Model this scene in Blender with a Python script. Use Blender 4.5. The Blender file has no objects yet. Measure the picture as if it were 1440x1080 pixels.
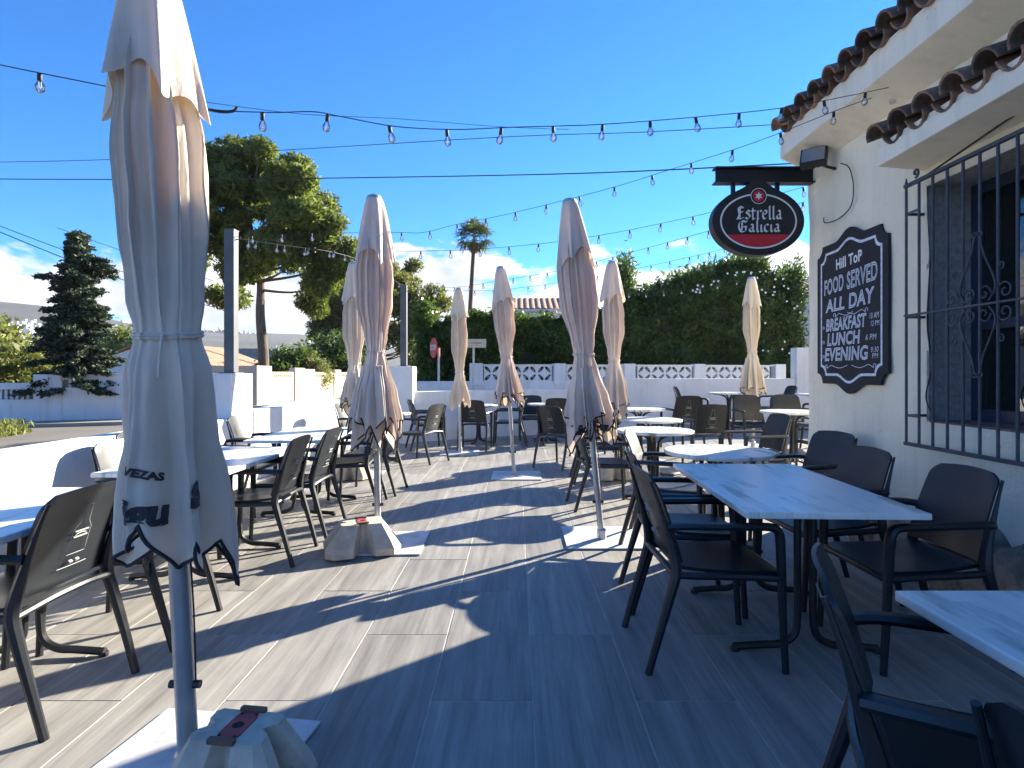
import bpy, bmesh, math, random
import numpy as np
from mathutils import Vector, Matrix
R = math.radians
random.seed(7); rng = np.random.default_rng(7)
SC = bpy.context.scene
COL = SC.collection
# ------------------------------------------------------------------ camera
cam = bpy.data.cameras.new('camera'); co = bpy.data.objects.new('camera', cam); COL.objects.link(co)
SC.camera = co
H = 1.3; F = 830.0; VX, VY = 727.0, 525.0          # eye height, focal length and vanishing point in 1440x1080 pixels
cam.sensor_width = 36; cam.lens = F / 1440 * 36
cam.shift_x = -7 / 1440; cam.shift_y = -15 / 1440
cam.clip_start = 0.05; cam.clip_end = 6000
co.location = (0, 0, H); co.rotation_euler = (R(90), 0, 0)
# ------------------------------------------------------------------ sky, sun, exposure
SUN_EL, SUN_AZ = 21.2, 49.5
w = bpy.data.worlds.new('World'); SC.world = w; w.use_nodes = True
nt = w.node_tree; nt.nodes.clear()
def N(nt, t, **k):
    n = nt.nodes.new(t)
    for a, b in k.items():
        if a == 'inp':
            for i, v in b.items(): n.inputs[i].default_value = v
        else: setattr(n, a, b)
    return n
def ramp(nt, stops, interp='LINEAR'):
    n = nt.nodes.new('ShaderNodeValToRGB'); cr = n.color_ramp; cr.interpolation = interp
    while len(cr.elements) < len(stops): cr.elements.new(0.5)
    for e, (p, c) in zip(cr.elements, stops):
        e.position = p; e.color = (c, c, c, 1) if isinstance(c, (int, float)) else (*c, 1)
    return n
def math_n(nt, op, a, b=None, c=None, clamp=False):
    n = nt.nodes.new('ShaderNodeMath'); n.operation = op; n.use_clamp = clamp
    for i, v in enumerate((a, b, c)):
        if v is None: continue
        if isinstance(v, (int, float)): n.inputs[i].default_value = v
        else: nt.links.new(v, n.inputs[i])
    return n.outputs[0]
L = nt.links.new
sky = N(nt, 'ShaderNodeTexSky', sky_type='NISHITA', sun_disc=False, sun_elevation=R(SUN_EL), sun_rotation=R(SUN_AZ),
        air_density=0.85, dust_density=0.0, ozone_density=3.0, altitude=200)
tint = N(nt, 'ShaderNodeMix', data_type='RGBA', blend_type='MULTIPLY', inp={'Factor': 1.0}); L(sky.outputs[0], tint.inputs['A']); tint.inputs['B'].default_value = (0.235, 0.58, 0.90, 1)
hs = N(nt, 'ShaderNodeHueSaturation', inp={'Saturation': 1.04, 'Value': 1.0}); L(tint.outputs['Result'], hs.inputs['Color'])
tc = N(nt, 'ShaderNodeTexCoord'); sep = N(nt, 'ShaderNodeSeparateXYZ'); L(tc.outputs['Generated'], sep.inputs[0])
mp = N(nt, 'ShaderNodeMapping'); mp.inputs['Scale'].default_value = (1, 1, 2.1); mp.inputs['Location'].default_value = (9.2, 1.3, .35)
L(tc.outputs['Generated'], mp.inputs[0])
n1 = N(nt, 'ShaderNodeTexNoise', inp={'Scale': 5.4, 'Detail': 9.0, 'Roughness': 0.58, 'Distortion': 0.25}); L(mp.outputs[0], n1.inputs['Vector'])
mp2 = N(nt, 'ShaderNodeMapping'); mp2.inputs['Scale'].default_value = (1, 1, 2.1); mp2.inputs['Location'].default_value = (9.23, 1.325, .42)
L(tc.outputs['Generated'], mp2.inputs[0])
n2 = N(nt, 'ShaderNodeTexNoise', inp={'Scale': 5.4, 'Detail': 6.0, 'Roughness': 0.55, 'Distortion': 0.25}); L(mp2.outputs[0], n2.inputs['Vector'])
band = ramp(nt, [(0.0, 0.70), (0.06, 0.75), (0.15, 0.74), (0.21, 0.62), (0.28, 0.2)]); L(sep.outputs['Z'], band.inputs[0])
dens = math_n(nt, 'ADD', n1.outputs[0], math_n(nt, 'SUBTRACT', band.outputs[0], 0.62))
cov = ramp(nt, [(0.505, 0.0), (0.565, 1.0)]); L(dens, cov.inputs[0])
lit = math_n(nt, 'MULTIPLY_ADD', math_n(nt, 'SUBTRACT', n1.outputs[0], n2.outputs[0]), 3.0, 0.55, clamp=True)
ccol = N(nt, 'ShaderNodeMix', data_type='RGBA'); L(lit, ccol.inputs['Factor'])
ccol.inputs['A'].default_value = (1.7, 1.9, 2.4, 1); ccol.inputs['B'].default_value = (3.7, 3.65, 3.6, 1)
mx = N(nt, 'ShaderNodeMix', data_type='RGBA')
L(math_n(nt, 'MULTIPLY', cov.outputs[0], 0.96), mx.inputs['Factor']); L(hs.outputs[0], mx.inputs['A']); L(ccol.outputs['Result'], mx.inputs['B'])
bg = N(nt, 'ShaderNodeBackground', inp={'Strength': 0.075}); L(mx.outputs['Result'], bg.inputs[0])
L(bg.outputs[0], N(nt, 'ShaderNodeOutputWorld').inputs[0])
sl = bpy.data.lights.new('sun', 'SUN'); sl.energy = 4.5; sl.angle = R(0.5); sl.color = (1.0, 0.91, 0.75)
so = bpy.data.objects.new('sun', sl); COL.objects.link(so)
sd = Vector((math.sin(R(SUN_AZ)) * math.cos(R(SUN_EL)), math.cos(R(SUN_AZ)) * math.cos(R(SUN_EL)), math.sin(R(SUN_EL))))
so.rotation_euler = sd.to_track_quat('Z', 'Y').to_euler(); so.location = (10, 10, 12)
SC.view_settings.view_transform = 'Standard'; SC.view_settings.look = 'None'
SC.view_settings.exposure = 2.25; SC.view_settings.gamma = 1.0; SC.view_settings.use_curve_mapping = False
# ------------------------------------------------------------------ helpers
def at(px, py, D):                      # point D metres ahead of the eye seen at that pixel
    return Vector(((px - VX) * D / F, D, H + (VY - py) * D / F))
def ss(t): t = max(0.0, min(1.0, t)); return t * t * (3 - 2 * t)
def fz(x, y): return 0.2 * ss((y - 5.5) / 6.0) * ss((x - 0.6) / 3.0)     # the terrace rises a little to the far right
def tag(o, label=None, cat=None, group=None, kind=None):
    if label: o['label'] = label
    if cat: o['category'] = cat
    if group: o['group'] = group
    if kind: o['kind'] = kind
    return o
def empty(name, loc, label, cat, group=None, rz=0.0):
    o = bpy.data.objects.new(name, None); COL.objects.link(o); o.location = loc; o.rotation_euler = (0, 0, rz)
    o.empty_display_size = 0.1
    return tag(o, label, cat, group)
def link(name, me, parent=None, loc=None, rot=None):
    o = bpy.data.objects.new(name, me); COL.objects.link(o)
    if parent is not None: o.parent = parent
    if loc is not None: o.location = loc
    if rot is not None: o.rotation_euler = rot
    return o
class M:
    def __init__(s): s.v = []; s.f = []
    def add(s, v, f):
        n = len(s.v); s.v += [tuple(p) for p in v]; s.f += [tuple(i + n for i in q) for q in f]; return s
    def box(s, a, b, rot=None, org=None):
        (x0, y0, z0), (x1, y1, z1) = a, b
        v = [Vector(p) for p in ((x0,y0,z0),(x1,y0,z0),(x1,y1,z0),(x0,y1,z0),(x0,y0,z1),(x1,y0,z1),(x1,y1,z1),(x0,y1,z1))]
        if rot is not None:
            org = Vector(org or (0, 0, 0)); v = [rot @ (p - org) + org for p in v]
        return s.add(v, [(3,2,1,0),(4,5,6,7),(0,1,5,4),(1,2,6,5),(2,3,7,6),(3,0,4,7)])
    def prism(s, poly, z0, z1, mp=lambda x, y, z: (x, y, z)):
        n = len(poly)
        v = [mp(x, y, z0) for x, y in poly] + [mp(x, y, z1) for x, y in poly]
        f = [tuple(range(n))[::-1], tuple(range(n, 2 * n))] + [(i, (i + 1) % n, n + (i + 1) % n, n + i) for i in range(n)]
        return s.add(v, f)
    def tube(s, pts, r, seg=8, cap=True, flat=1.0, closed=False):
        pts = [Vector(p) for p in pts]; n = len(pts)
        rs = r if isinstance(r, (list, tuple)) else [r] * n
        up = None; base = len(s.v); vs = []
        for i, p in enumerate(pts):
            if closed: t = pts[(i + 1) % n] - pts[i - 1]
            else: t = pts[min(i + 1, n - 1)] - pts[max(i - 1, 0)]
            if t.length < 1e-9: t = Vector((0, 0, 1))
            t.normalize()
            if up is None:
                up = Vector((0, 1, 0)) if abs(t.y) < 0.8 else Vector((1, 0, 0))
            up = (up - t * up.dot(t)); up.normalize(); sd_ = t.cross(up)
            for k in range(seg):
                a = 2 * math.pi * k / seg
                vs.append(p + up * (math.cos(a) * rs[i] * flat) + sd_ * (math.sin(a) * rs[i]))
        f = []
        m = n if closed else n - 1
        for i in range(m):
            j = (i + 1) % n
            for k in range(seg):
                f.append((i * seg + k, i * seg + (k + 1) % seg, j * seg + (k + 1) % seg, j * seg + k))
        if cap and not closed: f += [tuple(range(seg))[::-1], tuple((n - 1) * seg + k for k in range(seg))]
        return s.add(vs, f)
    def lathe(s, prof, c=(0, 0, 0), seg=16):
        vs = []; f = []
        for r, z in prof:
            for k in range(seg):
                a = 2 * math.pi * k / seg; vs.append((c[0] + r * math.cos(a), c[1] + r * math.sin(a), c[2] + z))
        n = len(prof)
        for i in range(n - 1):
            for k in range(seg):
                f.append((i * seg + k, i * seg + (k + 1) % seg, (i + 1) * seg + (k + 1) % seg, (i + 1) * seg + k))
        f += [tuple(range(seg))[::-1], tuple((n - 1) * seg + k for k in range(seg))]
        return s.add(vs, f)
    def mesh(s, name, mat, smooth=False, bevel=0.0, bseg=2):
        me = bpy.data.meshes.new(name); me.from_pydata(s.v, [], s.f)
        bm = bmesh.new(); bm.from_mesh(me)
        bmesh.ops.recalc_face_normals(bm, faces=bm.faces)
        if bevel > 0:
            ed = [e for e in bm.edges if len(e.link_faces) == 2 and e.calc_face_angle(0) > 0.6]
            bmesh.ops.bevel(bm, geom=ed, offset=bevel, segments=bseg, profile=0.6, affect='EDGES', clamp_overlap=True)
        if smooth:
            for fc in bm.faces: fc.smooth = True
            for e in bm.edges:
                if len(e.link_faces) == 2 and e.calc_face_angle(0) > R(40): e.smooth = False
        bm.to_mesh(me); bm.free()
        me.materials.append(mat)
        return me
    def build(s, name, mat, parent=None, smooth=False, bevel=0.0, bseg=2, loc=None, rot=None):
        return link(name, s.mesh(name, mat, smooth, bevel, bseg), parent, loc, rot)
def crv(pts, n=6):                      # Catmull-Rom through points
    P = [Vector(p) for p in pts]; out = []
    for i in range(len(P) - 1):
        p0, p1, p2, p3 = P[max(i - 1, 0)], P[i], P[i + 1], P[min(i + 2, len(P) - 1)]
        for k in range(n):
            t = k / n
            out.append(0.5 * ((2 * p1) + (p2 - p0) * t + (2 * p0 - 5 * p1 + 4 * p2 - p3) * t * t + (3 * p1 - p0 - 3 * p2 + p3) * t ** 3))
    out.append(P[-1]); return out
def npmesh(name, V, Fc, mat):           # Fc: (n,k) array
    me = bpy.data.meshes.new(name); n, k = Fc.shape
    me.vertices.add(len(V)); me.vertices.foreach_set('co', V.astype(np.float32).ravel())
    me.loops.add(n * k); me.loops.foreach_set('vertex_index', Fc.astype(np.int32).ravel())
    me.polygons.add(n); me.polygons.foreach_set('loop_start', np.arange(0, n * k, k, dtype=np.int32))
    me.update(calc_edges=True); me.materials.append(mat)
    return me
def leaves(C, size, stretch=1.6, droop=0.0, outward=None, spread=1.0, r=rng):
    """one rhombic leaf per centre; returns verts and quads"""
    n = len(C); C = np.asarray(C, float)
    d = r.normal(size=(n, 3)) * spread
    if outward is not None: d += outward
    d[:, 2] -= droop
    d /= np.linalg.norm(d, axis=1)[:, None] + 1e-9
    u = np.cross(d, r.normal(size=(n, 3))); u /= np.linalg.norm(u, axis=1)[:, None] + 1e-9
    s = size * (0.6 + 0.8 * r.random(n))[:, None]
    a = C - d * s * stretch * 0.5; b = C + d * s * stretch * 0.5
    l = C + u * s * 0.5; q = C - u * s * 0.5
    V = np.stack([a, l, b, q], 1).reshape(-1, 3)
    Fq = np.arange(4 * n).reshape(n, 4)
    return V, Fq
# ------------------------------------------------------------------ materials
def new_mat(name):
    m = bpy.data.materials.new(name); m.use_nodes = True; t = m.node_tree
    return m, t, t.nodes['Principled BSDF']
def mat(name, col, rough=0.6, var=0.0, vscale=3.0, bump=0.0, bscale=40.0, metal=0.0, col2=None, spec=0.5, stretch=(1, 1, 1), detail=5.0, bdist=0.01, coat=0.0, rnd=0.0, streak=0.0):
    m, t, p = new_mat(name); L = t.links.new
    p.inputs['Base Color'].default_value = (*col, 1); p.inputs['Roughness'].default_value = rough
    p.inputs['Metallic'].default_value = metal; p.inputs['Specular IOR Level'].default_value = spec
    p.inputs['Coat Weight'].default_value = coat
    tc = N(t, 'ShaderNodeTexCoord'); mp = N(t, 'ShaderNodeMapping'); mp.inputs['Scale'].default_value = stretch
    L(tc.outputs['Object'], mp.inputs[0])
    if var > 0 or col2:
        nz = N(t, 'ShaderNodeTexNoise', inp={'Scale': vscale, 'Detail': detail, 'Roughness': 0.6}); L(mp.outputs[0], nz.inputs['Vector'])
        rp = ramp(t, [(0.36, 0.0), (0.66, 1.0)]); L(nz.outputs[0], rp.inputs[0])
        c2 = col2 or tuple(c * (1 - var) for c in col)
        mx = N(t, 'ShaderNodeMix', data_type='RGBA'); L(rp.outputs[0], mx.inputs['Factor'])
        mx.inputs['A'].default_value = (*col, 1); mx.inputs['B'].default_value = (*c2, 1)
        out = mx.outputs['Result']
        if rnd:
            oi = N(t, 'ShaderNodeObjectInfo'); h = N(t, 'ShaderNodeHueSaturation'); L(out, h.inputs['Color'])
            L(math_n(t, 'MULTIPLY_ADD', oi.outputs['Random'], rnd, 1 - rnd / 2), h.inputs['Value']); out = h.outputs[0]
        if streak:
            ms_ = N(t, 'ShaderNodeMapping'); ms_.inputs['Scale'].default_value = (5, 5, .35); L(tc.outputs['Object'], ms_.inputs[0])
            n3 = N(t, 'ShaderNodeTexNoise', inp={'Scale': 1.0, 'Detail': 8.0, 'Roughness': .7}); L(ms_.outputs[0], n3.inputs['Vector'])
            r3 = ramp(t, [(0.50, 0.0), (0.78, streak)]); L(n3.outputs[0], r3.inputs[0])
            n4 = N(t, 'ShaderNodeTexNoise', inp={'Scale': 28.0, 'Detail': 3.0}); L(tc.outputs['Object'], n4.inputs['Vector'])
            r4 = ramp(t, [(0.70, 0.0), (0.76, streak * 1.2)]); L(n4.outputs[0], r4.inputs[0])
            m3 = N(t, 'ShaderNodeMix', data_type='RGBA'); L(math_n(t, 'MAXIMUM', r3.outputs[0], r4.outputs[0]), m3.inputs['Factor']); L(out, m3.inputs['A']); m3.inputs['B'].default_value = (0.30, 0.27, 0.22, 1); out = m3.outputs['Result']
        L(out, p.inputs['Base Color'])
        rr = math_n(t, 'MULTIPLY_ADD', nz.outputs[0], 0.2, rough - 0.1); L(rr, p.inputs['Roughness'])
    if bump > 0:
        nb = N(t, 'ShaderNodeTexNoise', inp={'Scale': bscale, 'Detail': 6.0, 'Roughness': 0.65}); L(mp.outputs[0], nb.inputs['Vector'])
        bp = N(t, 'ShaderNodeBump', inp={'Strength': bump, 'Distance': bdist}); L(nb.outputs[0], bp.inputs['Height']); L(bp.outputs[0], p.inputs['Normal'])
    return m
def leaf_mat(name, c1, c2, tr=0.35, rough=0.55, c3=None):
    m, t, p = new_mat(name); L = t.links.new
    ge = N(t, 'ShaderNodeNewGeometry')
    rp = ramp(t, [(0.0, c1), (0.85, c2), (1.0, c3 or c2)]); L(ge.outputs['Random Per Island'], rp.inputs[0])
    tc = N(t, 'ShaderNodeTexCoord'); nz = N(t, 'ShaderNodeTexNoise', inp={'Scale': 0.9, 'Detail': 3.0}); L(tc.outputs['Object'], nz.inputs['Vector'])
    h = N(t, 'ShaderNodeHueSaturation'); L(rp.outputs[0], h.inputs['Color'])
    L(math_n(t, 'MULTIPLY_ADD', nz.outputs[0], 1.4, 0.3), h.inputs['Value'])
    L(h.outputs[0], p.inputs['Base Color']); p.inputs['Roughness'].default_value = rough; p.inputs['Specular IOR Level'].default_value = 0.3
    tl = N(t, 'ShaderNodeBsdfTranslucent'); h2 = N(t, 'ShaderNodeHueSaturation', inp={'Value': 1.6, 'Saturation': 1.1}); L(h.outputs[0], h2.inputs['Color']); L(h2.outputs[0], tl.inputs[0])
    ms = N(t, 'ShaderNodeMixShader', inp={0: tr}); L(p.outputs[0], ms.inputs[1]); L(tl.outputs[0], ms.inputs[2])
    L(ms.outputs[0], t.nodes['Material Output'].inputs[0])
    return m
def cloth_mat(name, c1, c2, stain=None):
    m, t, p = new_mat(name); L = t.links.new
    tc = N(t, 'ShaderNodeTexCoord')
    nz = N(t, 'ShaderNodeTexNoise', inp={'Scale': 2.2, 'Detail': 6.0, 'Roughness': 0.6}); L(tc.outputs['Object'], nz.inputs['Vector'])
    rp = ramp(t, [(0.38, c1), (0.68, c2)]); L(nz.outputs[0], rp.inputs[0]); out = rp.outputs[0]
    # streaky dirt running down the cloth
    mp = N(t, 'ShaderNodeMapping'); mp.inputs['Scale'].default_value = (14, 14, 0.8); L(tc.outputs['Object'], mp.inputs[0])
    ns = N(t, 'ShaderNodeTexNoise', inp={'Scale': 1.0, 'Detail': 5.0}); L(mp.outputs[0], ns.inputs['Vector'])
    rs = ramp(t, [(0.52, 0.0), (0.75, 0.5)]); L(ns.outputs[0], rs.inputs[0])
    mx = N(t, 'ShaderNodeMix', data_type='RGBA'); L(rs.outputs[0], mx.inputs['Factor']); L(out, mx.inputs['A'])
    mx.inputs['B'].default_value = (*(stain or tuple(c * 0.72 for c in c2)), 1); out = mx.outputs['Result']
    L(out, p.inputs['Base Color']); p.inputs['Roughness'].default_value = 0.85; p.inputs['Specular IOR Level'].default_value = 0.15
    p.inputs['Sheen Weight'].default_value = 0.15
    w_ = N(t, 'ShaderNodeTexNoise', inp={'Scale': 22.0, 'Detail': 4.0}); L(tc.outputs['Object'], w_.inputs['Vector'])
    mw = N(t, 'ShaderNodeMapping'); mw.inputs['Scale'].default_value = (5, 5, 1.6); L(tc.outputs['Object'], mw.inputs[0])
    w2 = N(t, 'ShaderNodeTexNoise', inp={'Scale': 1.6, 'Detail': 5.0, 'Roughness': .6, 'Distortion': 1.2}); L(mw.outputs[0], w2.inputs['Vector'])
    bp = N(t, 'ShaderNodeBump', inp={'Strength': 0.4, 'Distance': 0.02}); L(math_n(t, 'MULTIPLY_ADD', w_.outputs[0], 0.2, w2.outputs[0]), bp.inputs['Height']); L(bp.outputs[0], p.inputs['Normal'])
    tl = N(t, 'ShaderNodeBsdfTranslucent'); h = N(t, 'ShaderNodeMix', data_type='RGBA', blend_type='MULTIPLY', inp={'Factor': 1.0}); L(out, h.inputs['A']); h.inputs['B'].default_value = (1, .78, .6, 1)
    L(h.outputs['Result'], tl.inputs[0])
    ms = N(t, 'ShaderNodeMixShader', inp={0: 0.22}); L(p.outputs[0], ms.inputs[1]); L(tl.outputs[0], ms.inputs[2])
    L(ms.outputs[0], t.nodes['Material Output'].inputs[0])
    return m
def wood_tile_mat():
    m, t, p = new_mat('wood look porcelain'); L = t.links.new
    tc = N(t, 'ShaderNodeTexCoord'); oi = N(t, 'ShaderNodeObjectInfo')
    ad = N(t, 'ShaderNodeVectorMath', operation='ADD'); cb = N(t, 'ShaderNodeCombineXYZ')
    L(math_n(t, 'MULTIPLY', oi.outputs['Random'], 37.0), cb.inputs[0]); L(math_n(t, 'MULTIPLY', oi.outputs['Random'], 91.0), cb.inputs[1])
    L(tc.outputs['Object'], ad.inputs[0]); L(cb.outputs[0], ad.inputs[1])
    mp = N(t, 'ShaderNodeMapping'); mp.inputs['Scale'].default_value = (13, 0.9, 1); L(ad.outputs[0], mp.inputs[0])
    a = N(t, 'ShaderNodeTexNoise', inp={'Scale': 1.0, 'Detail': 8.0, 'Roughness': 0.62, 'Distortion': 0.6}); L(mp.outputs[0], a.inputs['Vector'])
    mp2 = N(t, 'ShaderNodeMapping'); mp2.inputs['Scale'].default_value = (70, 2.5, 1); L(ad.outputs[0], mp2.inputs[0])
    b = N(t, 'ShaderNodeTexNoise', inp={'Scale': 1.0, 'Detail': 4.0, 'Roughness': 0.7}); L(mp2.outputs[0], b.inputs['Vector'])
    gp_ = N(t, 'ShaderNodeNewGeometry'); c = N(t, 'ShaderNodeTexNoise', inp={'Scale': 1.1, 'Detail': 7.0, 'Roughness': 0.7}); L(gp_.outputs['Position'], c.inputs['Vector'])
    s = math_n(t, 'ADD', math_n(t, 'MULTIPLY', a.outputs[0], 0.65), math_n(t, 'MULTIPLY', b.outputs[0], 0.35))
    rp = ramp(t, [(0.33, (0.150, 0.145, 0.135)), (0.47, (0.232, 0.222, 0.204)), (0.56, (0.285, 0.272, 0.25)), (0.68, (0.36, 0.345, 0.315))]); L(s, rp.inputs[0])
    h = N(t, 'ShaderNodeHueSaturation'); L(rp.outputs[0], h.inputs['Color'])
    L(math_n(t, 'ADD', math_n(t, 'MULTIPLY_ADD', oi.outputs['Random'], 0.20, 0.57), math_n(t, 'MULTIPLY', c.outputs[0], 0.65)), h.inputs['Value'])
    L(h.outputs[0], p.inputs['Base Color'])
    L(math_n(t, 'MULTIPLY_ADD', c.outputs[0], 0.3, 0.40), p.inputs['Roughness']); p.inputs['Specular IOR Level'].default_value = 0.35
    bp = N(t, 'ShaderNodeBump', inp={'Strength': 0.18, 'Distance': 0.003}); L(s, bp.inputs['Height']); L(bp.outputs[0], p.inputs['Normal'])
    return m
def board_mat():
    m, t, p = new_mat('whitewashed board laminate'); L = t.links.new
    tc = N(t, 'ShaderNodeTexCoord'); sp = N(t, 'ShaderNodeSeparateXYZ'); oi = N(t, 'ShaderNodeObjectInfo'); L(tc.outputs['Object'], sp.inputs[0])
    strip = math_n(t, 'FLOOR', math_n(t, 'MULTIPLY', sp.outputs['X'], 16.0))
    cb = N(t, 'ShaderNodeCombineXYZ'); L(math_n(t, 'MULTIPLY', sp.outputs['X'], 18.0), cb.inputs[0])
    L(math_n(t, 'ADD', math_n(t, 'MULTIPLY', sp.outputs['Y'], 2.6), math_n(t, 'MULTIPLY', strip, 5.37)), cb.inputs[1]); L(math_n(t, 'MULTIPLY', oi.outputs['Random'], 40.0), cb.inputs[2])
    a = N(t, 'ShaderNodeTexNoise', inp={'Scale': 1.0, 'Detail': 6.0, 'Roughness': 0.65}); L(cb.outputs[0], a.inputs['Vector'])
    wn = N(t, 'ShaderNodeTexWhiteNoise', noise_dimensions='1D'); L(math_n(t, 'ADD', strip, math_n(t, 'MULTIPLY', oi.outputs['Random'], 9.0)), wn.inputs['W'])
    seg = math_n(t, 'FLOOR', math_n(t, 'ADD', math_n(t, 'MULTIPLY', sp.outputs['Y'], 3.1), math_n(t, 'MULTIPLY', wn.outputs[0], 7.0)))
    cs = N(t, 'ShaderNodeCombineXYZ'); L(strip, cs.inputs[0]); L(seg, cs.inputs[1]); L(oi.outputs['Random'], cs.inputs[2])
    w3 = N(t, 'ShaderNodeTexWhiteNoise', noise_dimensions='3D'); L(cs.outputs[0], w3.inputs['Vector'])
    s = math_n(t, 'ADD', math_n(t, 'MULTIPLY', a.outputs[0], 0.72), math_n(t, 'MULTIPLY', w3.outputs[0], 0.27))
    rp = ramp(t, [(0.30, (0.25, 0.31, 0.30)), (0.38, (0.48, 0.55, 0.53)), (0.46, (0.72, 0.75, 0.72)), (0.7, (0.82, 0.82, 0.79))]); L(s, rp.inputs[0])
    L(rp.outputs[0], p.inputs['Base Color']); p.inputs['Roughness'].default_value = 0.30; p.inputs['Specular IOR Level'].default_value = 0.6
    bp = N(t, 'ShaderNodeBump', inp={'Strength': 0.12, 'Distance': 0.002}); L(s, bp.inputs['Height']); L(bp.outputs[0], p.inputs['Normal'])
    return m
MT = {}
MT['tile'] = wood_tile_mat(); MT['board'] = board_mat()
MT['grout'] = mat('pale grout', (0.50, 0.47, 0.42), 0.9, 0.35, 9)
MT['plastic'] = mat('anthracite plastic', (0.0095, 0.0130, 0.0185), 0.40, 0.3, 5, 0.12, 300, spec=0.5, bdist=0.001)
MT['print'] = mat('grey chair print', (0.30, 0.31, 0.31), 0.6)
MT['iron'] = mat('black powder coated iron', (0.016, 0.017, 0.02), 0.45, 0.3, 12, 0.08, 200, bdist=0.001)
MT['grille'] = mat('dark grey painted iron', (0.045, 0.06, 0.08), 0.45, 0.45, 14, 0.15, 120, bdist=0.001)
MT['cloth'] = cloth_mat('faded mauve beige canvas', (0.78, 0.70, 0.62), (0.66, 0.575, 0.51))
MT['cloth_grey'] = cloth_mat('weathered sand canvas', (0.80, 0.74, 0.64), (0.68, 0.62, 0.535))
MT['cloth_cream'] = cloth_mat('cream canvas with yellow stains', (0.78, 0.72, 0.60), (0.64, 0.58, 0.48), (0.45, 0.37, 0.2))
MT['trim'] = mat('black piping', (0.02, 0.02, 0.026), 0.8)
MT['ink'] = mat('black print ink', (0.035, 0.035, 0.045), 0.8)
MT['pole'] = mat('grey anodised aluminium', (0.46, 0.48, 0.50), 0.38, 0.25, 6, metal=0.55)
MT['plate'] = mat('white painted steel plate', (0.60, 0.62, 0.63), 0.5, 0.3, 5, 0.1, 60, spec=0.4, bdist=0.001, streak=.5)
MT['concrete'] = mat('buff cast concrete', (0.60, 0.53, 0.43), 0.9, 0.30, 9, 0.5, 55, bdist=0.006)
MT['red'] = mat('red paint', (0.42, 0.06, 0.06), 0.6, 0.4, 20)
MT['oldwood'] = mat('brown weathered wood', (0.18, 0.11, 0.07), 0.8, 0.4, 12)
MT['plaster'] = mat('cream white rough plaster', (0.88, 0.80, 0.62), 0.92, 0.12, 1.3, 0.7, 11, bdist=0.025, streak=.30)
MT['plaster2'] = mat('fine cream plaster', (0.87, 0.80, 0.65), 0.9, 0.10, 1.6, 0.3, 22, bdist=0.01, streak=.35)
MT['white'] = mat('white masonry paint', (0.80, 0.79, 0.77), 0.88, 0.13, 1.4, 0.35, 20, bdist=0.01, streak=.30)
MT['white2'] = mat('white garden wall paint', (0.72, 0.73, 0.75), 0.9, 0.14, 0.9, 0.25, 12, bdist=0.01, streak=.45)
MT['beige'] = mat('beige rendered wall', (0.66, 0.55, 0.43), 0.9, 0.18, 0.8, 0.2, 14, bdist=0.01, streak=.5)
MT['greystucco'] = mat('grey pebbledash reveal', (0.36, 0.36, 0.36), 0.95, 0.3, 30, 0.9, 60, bdist=0.02)
MT['terracotta'] = mat('weathered brown clay', (0.27, 0.155, 0.10), 0.9, 0.0, 14, 0.5, 60, col2=(0.08, 0.07, 0.06), bdist=0.008, rnd=0.95)
MT['redtile'] = mat('red clay roof tile', (0.46, 0.22, 0.13), 0.85, 0.0, 3, 0.2, 30, col2=(0.55, 0.38, 0.26), rnd=0.5)
MT['rock'] = mat('tan natural rock', (0.46, 0.34, 0.24), 0.92, 0.0, 7, 1.0, 16, col2=(0.17, 0.14, 0.12), bdist=0.04)
MT['chalkblack'] = mat('blackboard black', (0.012, 0.014, 0.02), 0.75, 0.3, 6)
MT['black'] = mat('satin black', (0.012, 0.012, 0.014), 0.5, 0.3, 6)
MT['chalk'] = mat('chalk white', (0.72, 0.76, 0.84), 0.9, 0.35, 40)
MT['signwhite'] = mat('off white sign lettering', (0.72, 0.72, 0.72), 0.5)
MT['signred'] = mat('crimson sign band', (0.50, 0.012, 0.03), 0.45)
MT['asphalt'] = mat('worn pale asphalt', (0.17, 0.155, 0.135), 0.95, 0.25, 0.6, 0.4, 60, bdist=0.01)
MT['pave'] = mat('dusty concrete pavement', (0.34, 0.30, 0.25), 0.95, 0.2, 0.9, 0.3, 30)
MT['earth'] = mat('dry earth', (0.24, 0.19, 0.13), 0.95, 0.0, 0.25, 0.5, 3, col2=(0.13, 0.13, 0.06), bdist=0.05)
MT['bark'] = mat('grey brown bark', (0.16, 0.12, 0.095), 0.95, 0.5, 6, 0.9, 18, stretch=(1, 1, 0.3), bdist=0.04)
MT['pine'] = leaf_mat('pine needles', (0.055, 0.08, 0.018), (0.155, 0.19, 0.05), 0.45, c3=(0.25, 0.28, 0.09))
MT['pine2'] = leaf_mat('darker pine needles', (0.06, 0.08, 0.02), (0.17, 0.18, 0.05), 0.4)
MT['conifer'] = leaf_mat('dark cypress foliage', (0.012, 0.028, 0.016), (0.05, 0.075, 0.04), 0.15, c3=(0.2, 0.21, 0.15))
MT['olive'] = leaf_mat('olive green leaves', (0.09, 0.11, 0.03), (0.20, 0.22, 0.07), 0.35)
MT['hedge'] = leaf_mat('glossy hedge leaves', (0.025, 0.055, 0.014), (0.10, 0.15, 0.035), 0.35, rough=0.35)
MT['oleander'] = leaf_mat('oleander leaves', (0.025, 0.055, 0.016), (0.10, 0.15, 0.045), 0.36, rough=0.4)
MT['yucca'] = leaf_mat('yucca blades', (0.04, 0.08, 0.015), (0.14, 0.20, 0.04), 0.3)
MT['palm'] = leaf_mat('palm fan leaves', (0.035, 0.06, 0.015), (0.11, 0.14, 0.04), 0.25)
MT['thatch'] = leaf_mat('dry palm thatch', (0.12, 0.085, 0.04), (0.25, 0.18, 0.09), 0.2)
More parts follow.
